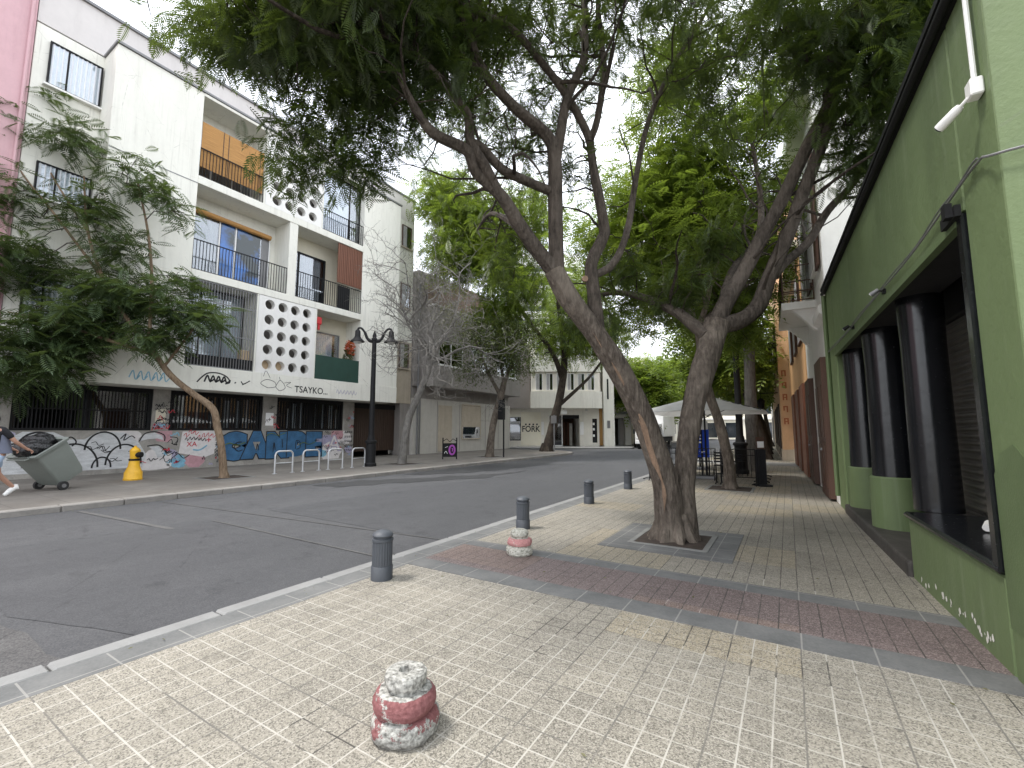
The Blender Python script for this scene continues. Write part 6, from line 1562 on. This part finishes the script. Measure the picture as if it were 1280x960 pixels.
# the young tree with the bent trunk, across the road
YB = ground(280, 597.5)
f0 = -YB.x * SY_ + YB.y * CY_
P = [YB + Vector((0, 0, -.02)), at(277, 560, f0), at(272, 535, f0), at(266, 511, f0), at(240, 491, f0 - .1), at(214, 470, f0 - .2), at(196, 445, f0 - .3), at(186, 420, f0 - .4)]
fk2 = [([at(196, 445, f0 - .3), at(160, 400, f0 - .5), at(130, 350, f0 - .6), at(110, 290, f0 - .7), at(105, 220, f0 - .7)], [.07, .06, .05, .04, .02]),
       ([at(186, 425, f0 - .4), at(190, 360, f0 - .2), at(185, 290, f0), at(170, 220, f0 + .1)], [.06, .05, .04, .02]),
       ([at(205, 458, f0 - .25), at(235, 420, f0), at(255, 390, f0 + .2)], [.05, .035, .02]),
       ([at(196, 445, f0 - .3), at(120, 420, f0 - 1.0), at(60, 400, f0 - 1.4), at(10, 390, f0 - 1.7)], [.06, .05, .035, .02]),
       ([at(130, 350, f0 - .6), at(70, 270, f0 - .8), at(30, 220, f0 - 1), at(0, 170, f0 - 1.1)], [.045, .035, .028, .015]),
       ([at(110, 290, f0 - .7), at(60, 210, f0 - .5), at(40, 150, f0 - .5), at(20, 100, f0 - .5)], [.035, .028, .02, .012])]
bl = [(at(105, 400, f0 - .8), (1.2, 1.4, .55), 75), (at(55, 425, f0 - 1.2), (1.2, 1.4, .5), 60), (at(150, 365, f0 - .3), (1.1, 1.2, .6), 52), (at(225, 385, f0), (.8, .9, .5), 32), (at(262, 398, f0), (.45, .5, .35), 12), (at(190, 425, f0 - .4), (.7, .8, .4), 22), (at(215, 350, f0), (.5, .6, .35), 10),
      (at(150, 310, f0 - .3), (.7, .8, .5), 16), (at(120, 265, f0 - .5), (.8, .9, .7), 22), (at(165, 215, f0 - .2), (.6, .7, .6), 13), (at(205, 245, f0), (.55, .5, .3), 10), (at(225, 270, f0), (.25, .3, .15), 3), (at(30, 330, f0 - 1), (1.0, 1.2, .9), 48), (at(20, 250, f0 - .9), (.8, 1.0, .9), 36), (at(18, 160, f0 - .8), (.6, .8, .7), 22), (at(95, 175, f0 - .6), (.6, .7, .5), 16), (at(60, 120, f0 - .6), (.4, .5, .3), 5),
      (at(8, 85, f0 - .7), (.35, .5, .4), 6), (at(-60, 330, f0 - 1), (1.6, 1.6, 1.6), 60), (at(50, 455, f0 - 1.3), (1.1, 1.0, .22), 30), (at(10, 470, f0 - 1.5), (.5, .6, .15), 10)]
tree('young tree with a bent tan trunk and long feathery leaves before the white block', YB, P, [.13, .10, .10, .105, .095, .09, .08, .07], fk2, bl, T_NEAR, 'leaf_sap', 'bark_young', 'street trees on the opposite pavement', 7, (.5, .85), .22, .014, (-.8, .35))

# the bare grey tree
GB_ = ground(502, 580); f1 = -GB_.x * SY_ + GB_.y * CY_
P = [GB_ + Vector((0, 0, -.02)), at(506, 548, f1), at(512, 520, f1), at(523, 495, f1), at(533, 470, f1), at(540, 450, f1)]
bare = thing('tree', 'bare pale grey tree with leafless twigs before the stair end of the white block', 'tree', GB_, 'street trees on the opposite pavement')
mb = MB(); limb(mb, P, [.22, .175, .165, .16, .145, .13], 12, .12)
def grow(mb, p, dv, ln, r, depth, rg):
    pts = [p]; n = 4
    for s in range(n): dv = (dv + Vector(rg.normal(size=3)) * .24).normalized(); pts.append(pts[-1] + dv * ln / n)
    mb.tube(pts, [r * (1 - .5 * k / n) for k in range(n + 1)], 6 if depth > 2 else 4, False)
    if depth == 0: return
    for c in range(3):
        i = int(rg.integers(1, n + 1)); e = Vector(rg.normal(size=3)); nd = (dv * .75 + e * .62 + Vector((0, 0, .10))).normalized()
        grow(mb, pts[i], nd, ln * rg.uniform(.55, .8), max(.007, r * .56), depth - 1, rg)
rg = np.random.default_rng(5)
for (u, v, df, ln) in ((480, 300, 0, 3.0), (560, 330, .3, 3.0), (600, 380, .6, 2.6), (520, 290, -.4, 3.2), (470, 370, .2, 2.6), (575, 280, .8, 3.0), (545, 350, -.8, 2.6), (500, 330, 1.2, 2.8)):
    s = at(540, 452, f1); dv = (at(u, v, f1 + df * 2) - s).normalized(); grow(mb, s - dv * .10, dv, ln, .07, 5, rg)
build('trunk', mb, M['bark_grey'], bare, normals=False)
cc = crown_clusters([(at(545, 335, f1 + .5), (1.5, 1.5, 1.6), 46), (at(560, 400, f1 + .5), (1.3, 1.3, 1.0), 40)])
foliage(bare, cc, T_LEAF, 'leaf_dry', 16, (.08, .14), (-1, 1), .28)

# leafy small tree
b3 = ground(612, 571.5); f3 = -b3.x * SY_ + b3.y * CY_
P = [b3 + Vector((0, 0, -.02)), at(615, 540, f3), at(620, 515, f3), at(626, 495, f3), at(630, 478, f3)]
fk3 = [([at(626, 495, f3), at(610, 465, f3), at(598, 435, f3), at(590, 410, f3)], [.12, .09, .06, .03]), ([at(630, 480, f3), at(640, 450, f3 + .5), at(650, 420, f3 + .7)], [.12, .09, .04]), ([at(630, 480, f3), at(624, 440, f3 + 1), at(620, 400, f3 + 1.2)], [.1, .08, .04])]
tree('small tree with olive green leaves before the grey overhanging building', b3, P, [.25, .19, .18, .18, .16], fk3, [(at(612, 430, f3), (2.2, 2.2, 1.6), 260), (at(640, 450, f3), (1.5, 1.6, 1.1), 120), (at(590, 460, f3), (1.1, 1.2, .8), 60), (at(650, 415, f3 + .6), (1.5, 1.5, 1.1), 100)], T_LEAF, 'leaf_olive', 'bark', 'street trees on the opposite pavement', 26, (.12, .2), .30, .02, (-1.2, .6))

# dark leaning tree at the corner
b4 = ground(683, 564.2); f4 = -b4.x * SY_ + b4.y * CY_
P = [b4 + Vector((0, 0, -.02)), at(688, 545, f4), at(694, 520, f4), at(700, 495, f4), at(704, 470, f4), at(706, 445, f4)]
fk4 = [([at(697, 508, f4), at(715, 492, f4 - .3), at(738, 470, f4 - .6), at(760, 440, f4 - .8)], [.16, .13, .10, .06]), ([at(703, 475, f4), at(690, 440, f4 - 1), at(660, 400, f4 - 2.5), at(630, 350, f4 - 4), at(600, 290, f4 - 5.5)], [.2, .17, .14, .10, .05]), ([at(706, 450, f4), at(700, 400, f4 - 1), at(690, 340, f4 - 3), at(660, 280, f4 - 5)], [.18, .14, .10, .05]), ([at(706, 450, f4), at(720, 400, f4 + 1), at(730, 350, f4 + 1.3)], [.2, .14, .06])]
tree('dark trunked tree leaning over the corner, its bright crown hanging high over the road', b4, P, [.42, .34, .31, .29, .27, .22], fk4, [(at(700, 420, f4), (3.0, 3.0, 2.0), 120), (at(750, 420, f4), (2.4, 2.4, 1.6), 80), (at(720, 370, f4 + 1), (3.0, 3.0, 2.4), 130)]
     + [(at(600, 290, 27), (3.0, 3.0, 2.6), 260), (at(560, 250, 27), (2.0, 2.2, 1.8), 120), (at(640, 350, 26), (2.2, 2.4, 2.4), 170), (at(570, 320, 26), (1.8, 2.0, 1.6), 100), (at(655, 270, 27), (2.2, 2.4, 2.2), 110), (at(620, 400, 27), (1.4, 1.6, 1.2), 60)], T_MID, 'leaf_bright', 'bark_dark', 'street trees on the opposite pavement', 9, (.6, .95), .4, .035, (-1.2, .3))
# slim leaning tree beside the terrace and the upright one behind
b6 = ground(913, 611); f6 = -b6.x * SY_ + b6.y * CY_
P = [b6 + Vector((0, 0, -.02)), at(911, 580, f6), at(905, 550, f6), at(897, 522, f6), at(887, 494, f6), at(878, 455, f6), at(872, 410, f6)]
tree('slim leaning tree with bright leaves beside the railed terrace', b6, P, [.17, .135, .125, .12, .115, .10, .085], spread_forks(at(872, 410, f6), .085, 5, 3.4, .8, 11), [((-2.3, 12.8, 6.6), (2.8, 2.8, 1.7), 330), ((-3.6, 11.6, 6.9), (1.9, 1.9, 1.3), 120), ((-1.2, 13.6, 5.4), (1.5, 1.8, 1.0), 80), ((-2.6, 12.2, 8.4), (2.2, 2.2, 1.2), 100), ((-3.4, 12.8, 5.0), (1.4, 1.4, .8), 50), (at(880, 190, 11), (1.5, 1.5, 1.2), 100), (at(950, 260, 11.5), (1.1, 1.3, 1.2), 80), (at(840, 110, 10.5), (1.2, 1.2, .9), 60), (at(960, 130, 10.5), (1.1, 1.1, .9), 60), (at(835, 240, 11.5), (1.1, 1.1, 1.0), 70), (at(925, 420, 13), (.6, 1.0, .7), 30)], T_MID, 'leaf_bright', 'bark', 'street trees on the near pavement', 8, (.40, .60), .22, .018)
b7 = Vector((-1.15, 18.9, 0))
P = [b7 + Vector((0, 0, -.02)), Vector((-1.15, 18.9, 1.5)), Vector((-1.12, 18.9, 3.2)), Vector((-1.1, 18.95, 5.0)), Vector((-1.2, 19.0, 6.4))]
tree('upright thick grey tree behind the slim leaning one on the near pavement', b7, P, [.25, .21, .195, .18, .15], spread_forks((-1.2, 19.0, 6.3), .13, 6, 4.6, .8, 12), [((-2.5, 19, 9.0), (2.5, 3.2, 2.4), 250), ((-3.5, 18.0, 8.2), (2.2, 2.2, 1.8), 130), ((-1.4, 20.5, 8.4), (.9, 1.6, 1.0), 30), ((-2.5, 20, 6.2), (1.8, 2.2, 1.0), 80)], T_MID, 'leaf_bright', 'bark_grey', 'street trees on the near pavement', 8, (.5, .75), .26, .024)
# row of dark leaning trunks farther along
far_ = [((-1.0, 27.0), (-2.0, 27.6), 'first dark leaning tree beyond the terrace on the near pavement'), ((-1.15, 33.0), (-2.2, 33.4), 'second dark leaning tree beyond the terrace on the near pavement'), ((-1.3, 40.0), (-2.2, 40.0), 'third dark leaning tree beyond the terrace on the near pavement'), ((-1.4, 49.0), (-2.0, 49.0), 'farthest tree of the row on the near pavement')]
for i, ((x, y), (x2, y2), lb) in enumerate(far_):
    P = [Vector((x, y, -.02)), Vector((x - .25, y + .1, 1.6)), Vector((x2 + .2, y2, 3.2)), Vector((x2, y2, 4.8))]
    tree(lb, (x, y, 0), P, [.24, .19, .17, .15], spread_forks((x2, y2, 4.7), .12, 5, 4.0, .8, 20 + i), [((x2 - 1.0, y2, 7.0), (2.8, 3.4, 2.3), 190), ((x2 + .3, y2 - 1, 5.0), (1.2, 2.0, 1.0), 50), ((x2 - 1.5, y2, 4.9), (2.0, 2.0, 1.0), 50)], T_FAR, 'leaf_bright', 'bark_dark', 'street trees on the near pavement', 9, (.7, 1.0), .34, .03)
# trees on the far left side of the street
fl = [((-13.0, 45.5), 7.2, 'leafy tree standing beside the truck beyond the crossing', 'leaf_bright'), ((-12.6, 54), 8.6, 'tall leafy tree far along the left side of the street', 'leaf_bright'), ((-12.5, 64), 8.6, 'leafy tree farthest along the left side of the street', 'leaf_olive'), ((-19.5, 51.5), 9.5, 'dense tree rising behind the garage roof', 'leaf_dry'), ((-27, 50), 12.5, 'tall tree rising behind the pale corner building', 'leaf_bright')]
for i, ((x, y), h, lb, mt) in enumerate(fl):
    P = [Vector((x, y, -.02)), Vector((x + .1, y, 2)), Vector((x + .3, y, 4)), Vector((x + .2, y, h * .6))]
    tree(lb, (x, y, 0), P, [.4, .3, .27, .2], spread_forks((x + .2, y, h * .58), .15, 5, h * .5, .8, 40 + i), [((x, y, h * .92), (4.0, 4.0, h * .3), 260), ((x + 1.5, y - 1.5, h * .62), (2.4, 2.4, 1.4), 80)], T_FAR, mt, 'bark_dark', 'trees beyond the crossing', 10, (.9, 1.3), .45, .04)
mb = MB()
for _ in range(420):
    if random.random() < .5: x, y, z = random.choice((-4.22, -3.85)) + random.gauss(0, .10), random.uniform(1, 30), ROADZ + .012
    else: x, y, z = random.uniform(-3.6, .9), random.uniform(1.2, 16), .012
    if x > -4.15: z = .012
    if random.random() < .25: x, y, z = random.uniform(-12.3, -11.6), random.uniform(2, 28), ROADZ + .012
    an = random.uniform(0, 2 * PI); s_ = random.uniform(.008, .022); dx, dy = math.cos(an) * s_, math.sin(an) * s_
    mb.add([(x - dx, y - dy, z), (x - dy * .35, y + dx * .35, z + s_ * .3), (x + dx, y + dy, z + .002), (x + dy * .35, y - dx * .35, z)], [(0, 1, 2, 3)])
o = build('fallen_leaves', mb, M['leaf_dry'], None, normals=False); tag(o, 'scattered small dry leaves on the paving and along the kerbs', 'leaves', None, 'stuff')

# ================================================================== CAMERA, LIGHT, SKY
cam = bpy.data.cameras.new('camera'); co_ = bpy.data.objects.new('camera', cam); COL.objects.link(co_)
co_.location = (0, 0, CAMH); co_.rotation_euler = (PI / 2 + PITCH, 0, YAW)
cam.sensor_width = 36; cam.lens = FPX / 1280 * 36; cam.clip_end = 2000; cam.clip_start = .05
SC.camera = co_
SUN_EL, SUN_DIR = R(62), Vector((.80, .60, 0))     # light travels this way over the ground
ld = Vector((SUN_DIR.x * math.cos(SUN_EL), SUN_DIR.y * math.cos(SUN_EL), -math.sin(SUN_EL)))
sun = bpy.data.lights.new('sun', 'SUN'); sun.energy = 1.5; sun.angle = R(10); sun.color = (1, .96, .90)
so = bpy.data.objects.new('sun', sun); COL.objects.link(so); so.location = (-20, -20, 40); so.rotation_euler = ld.to_track_quat('-Z', 'Y').to_euler()
W = bpy.data.worlds.new('World'); SC.world = W; W.use_nodes = True; nt = W.node_tree
for n in list(nt.nodes): nt.nodes.remove(n)
b = NB(nt); out = b.n('ShaderNodeOutputWorld'); bg = b.n('ShaderNodeBackground')
sky = b.n('ShaderNodeTexSky', sky_type='NISHITA'); sky.sun_disc = False; sky.sun_elevation = SUN_EL
sky.sun_rotation = math.atan2(-SUN_DIR.x, -SUN_DIR.y); sky.dust_density = 4.0; sky.air_density = 1.0; sky.ozone_density = 1.0
# thin bright cloud over most of the sky
g = b.coord('Generated'); mp = b.mapping(g, (1, 1, 2.2)); cl = b.noise(mp, 2.1, 7, .6)
k = b.ramp(cl, [(.30, .62), (.62, 1.0)])
white = b.n('ShaderNodeRGB'); white.outputs[0].default_value = (10.8, 11.2, 11.9, 1)
b.link(b.mix(k, sky.outputs[0], white.outputs[0]), bg.inputs[0]); bg.inputs[1].default_value = .098
b.link(bg.outputs[0], out.inputs[0])
SC.view_settings.view_transform = 'Standard'; SC.view_settings.look = 'None'; SC.view_settings.exposure = 1.28; SC.view_settings.gamma = 1.0
SC.render.engine = 'CYCLES'
cy = SC.cycles; cy.max_bounces = 8; cy.diffuse_bounces = 4; cy.transparent_max_bounces = 12; cy.use_denoising = True
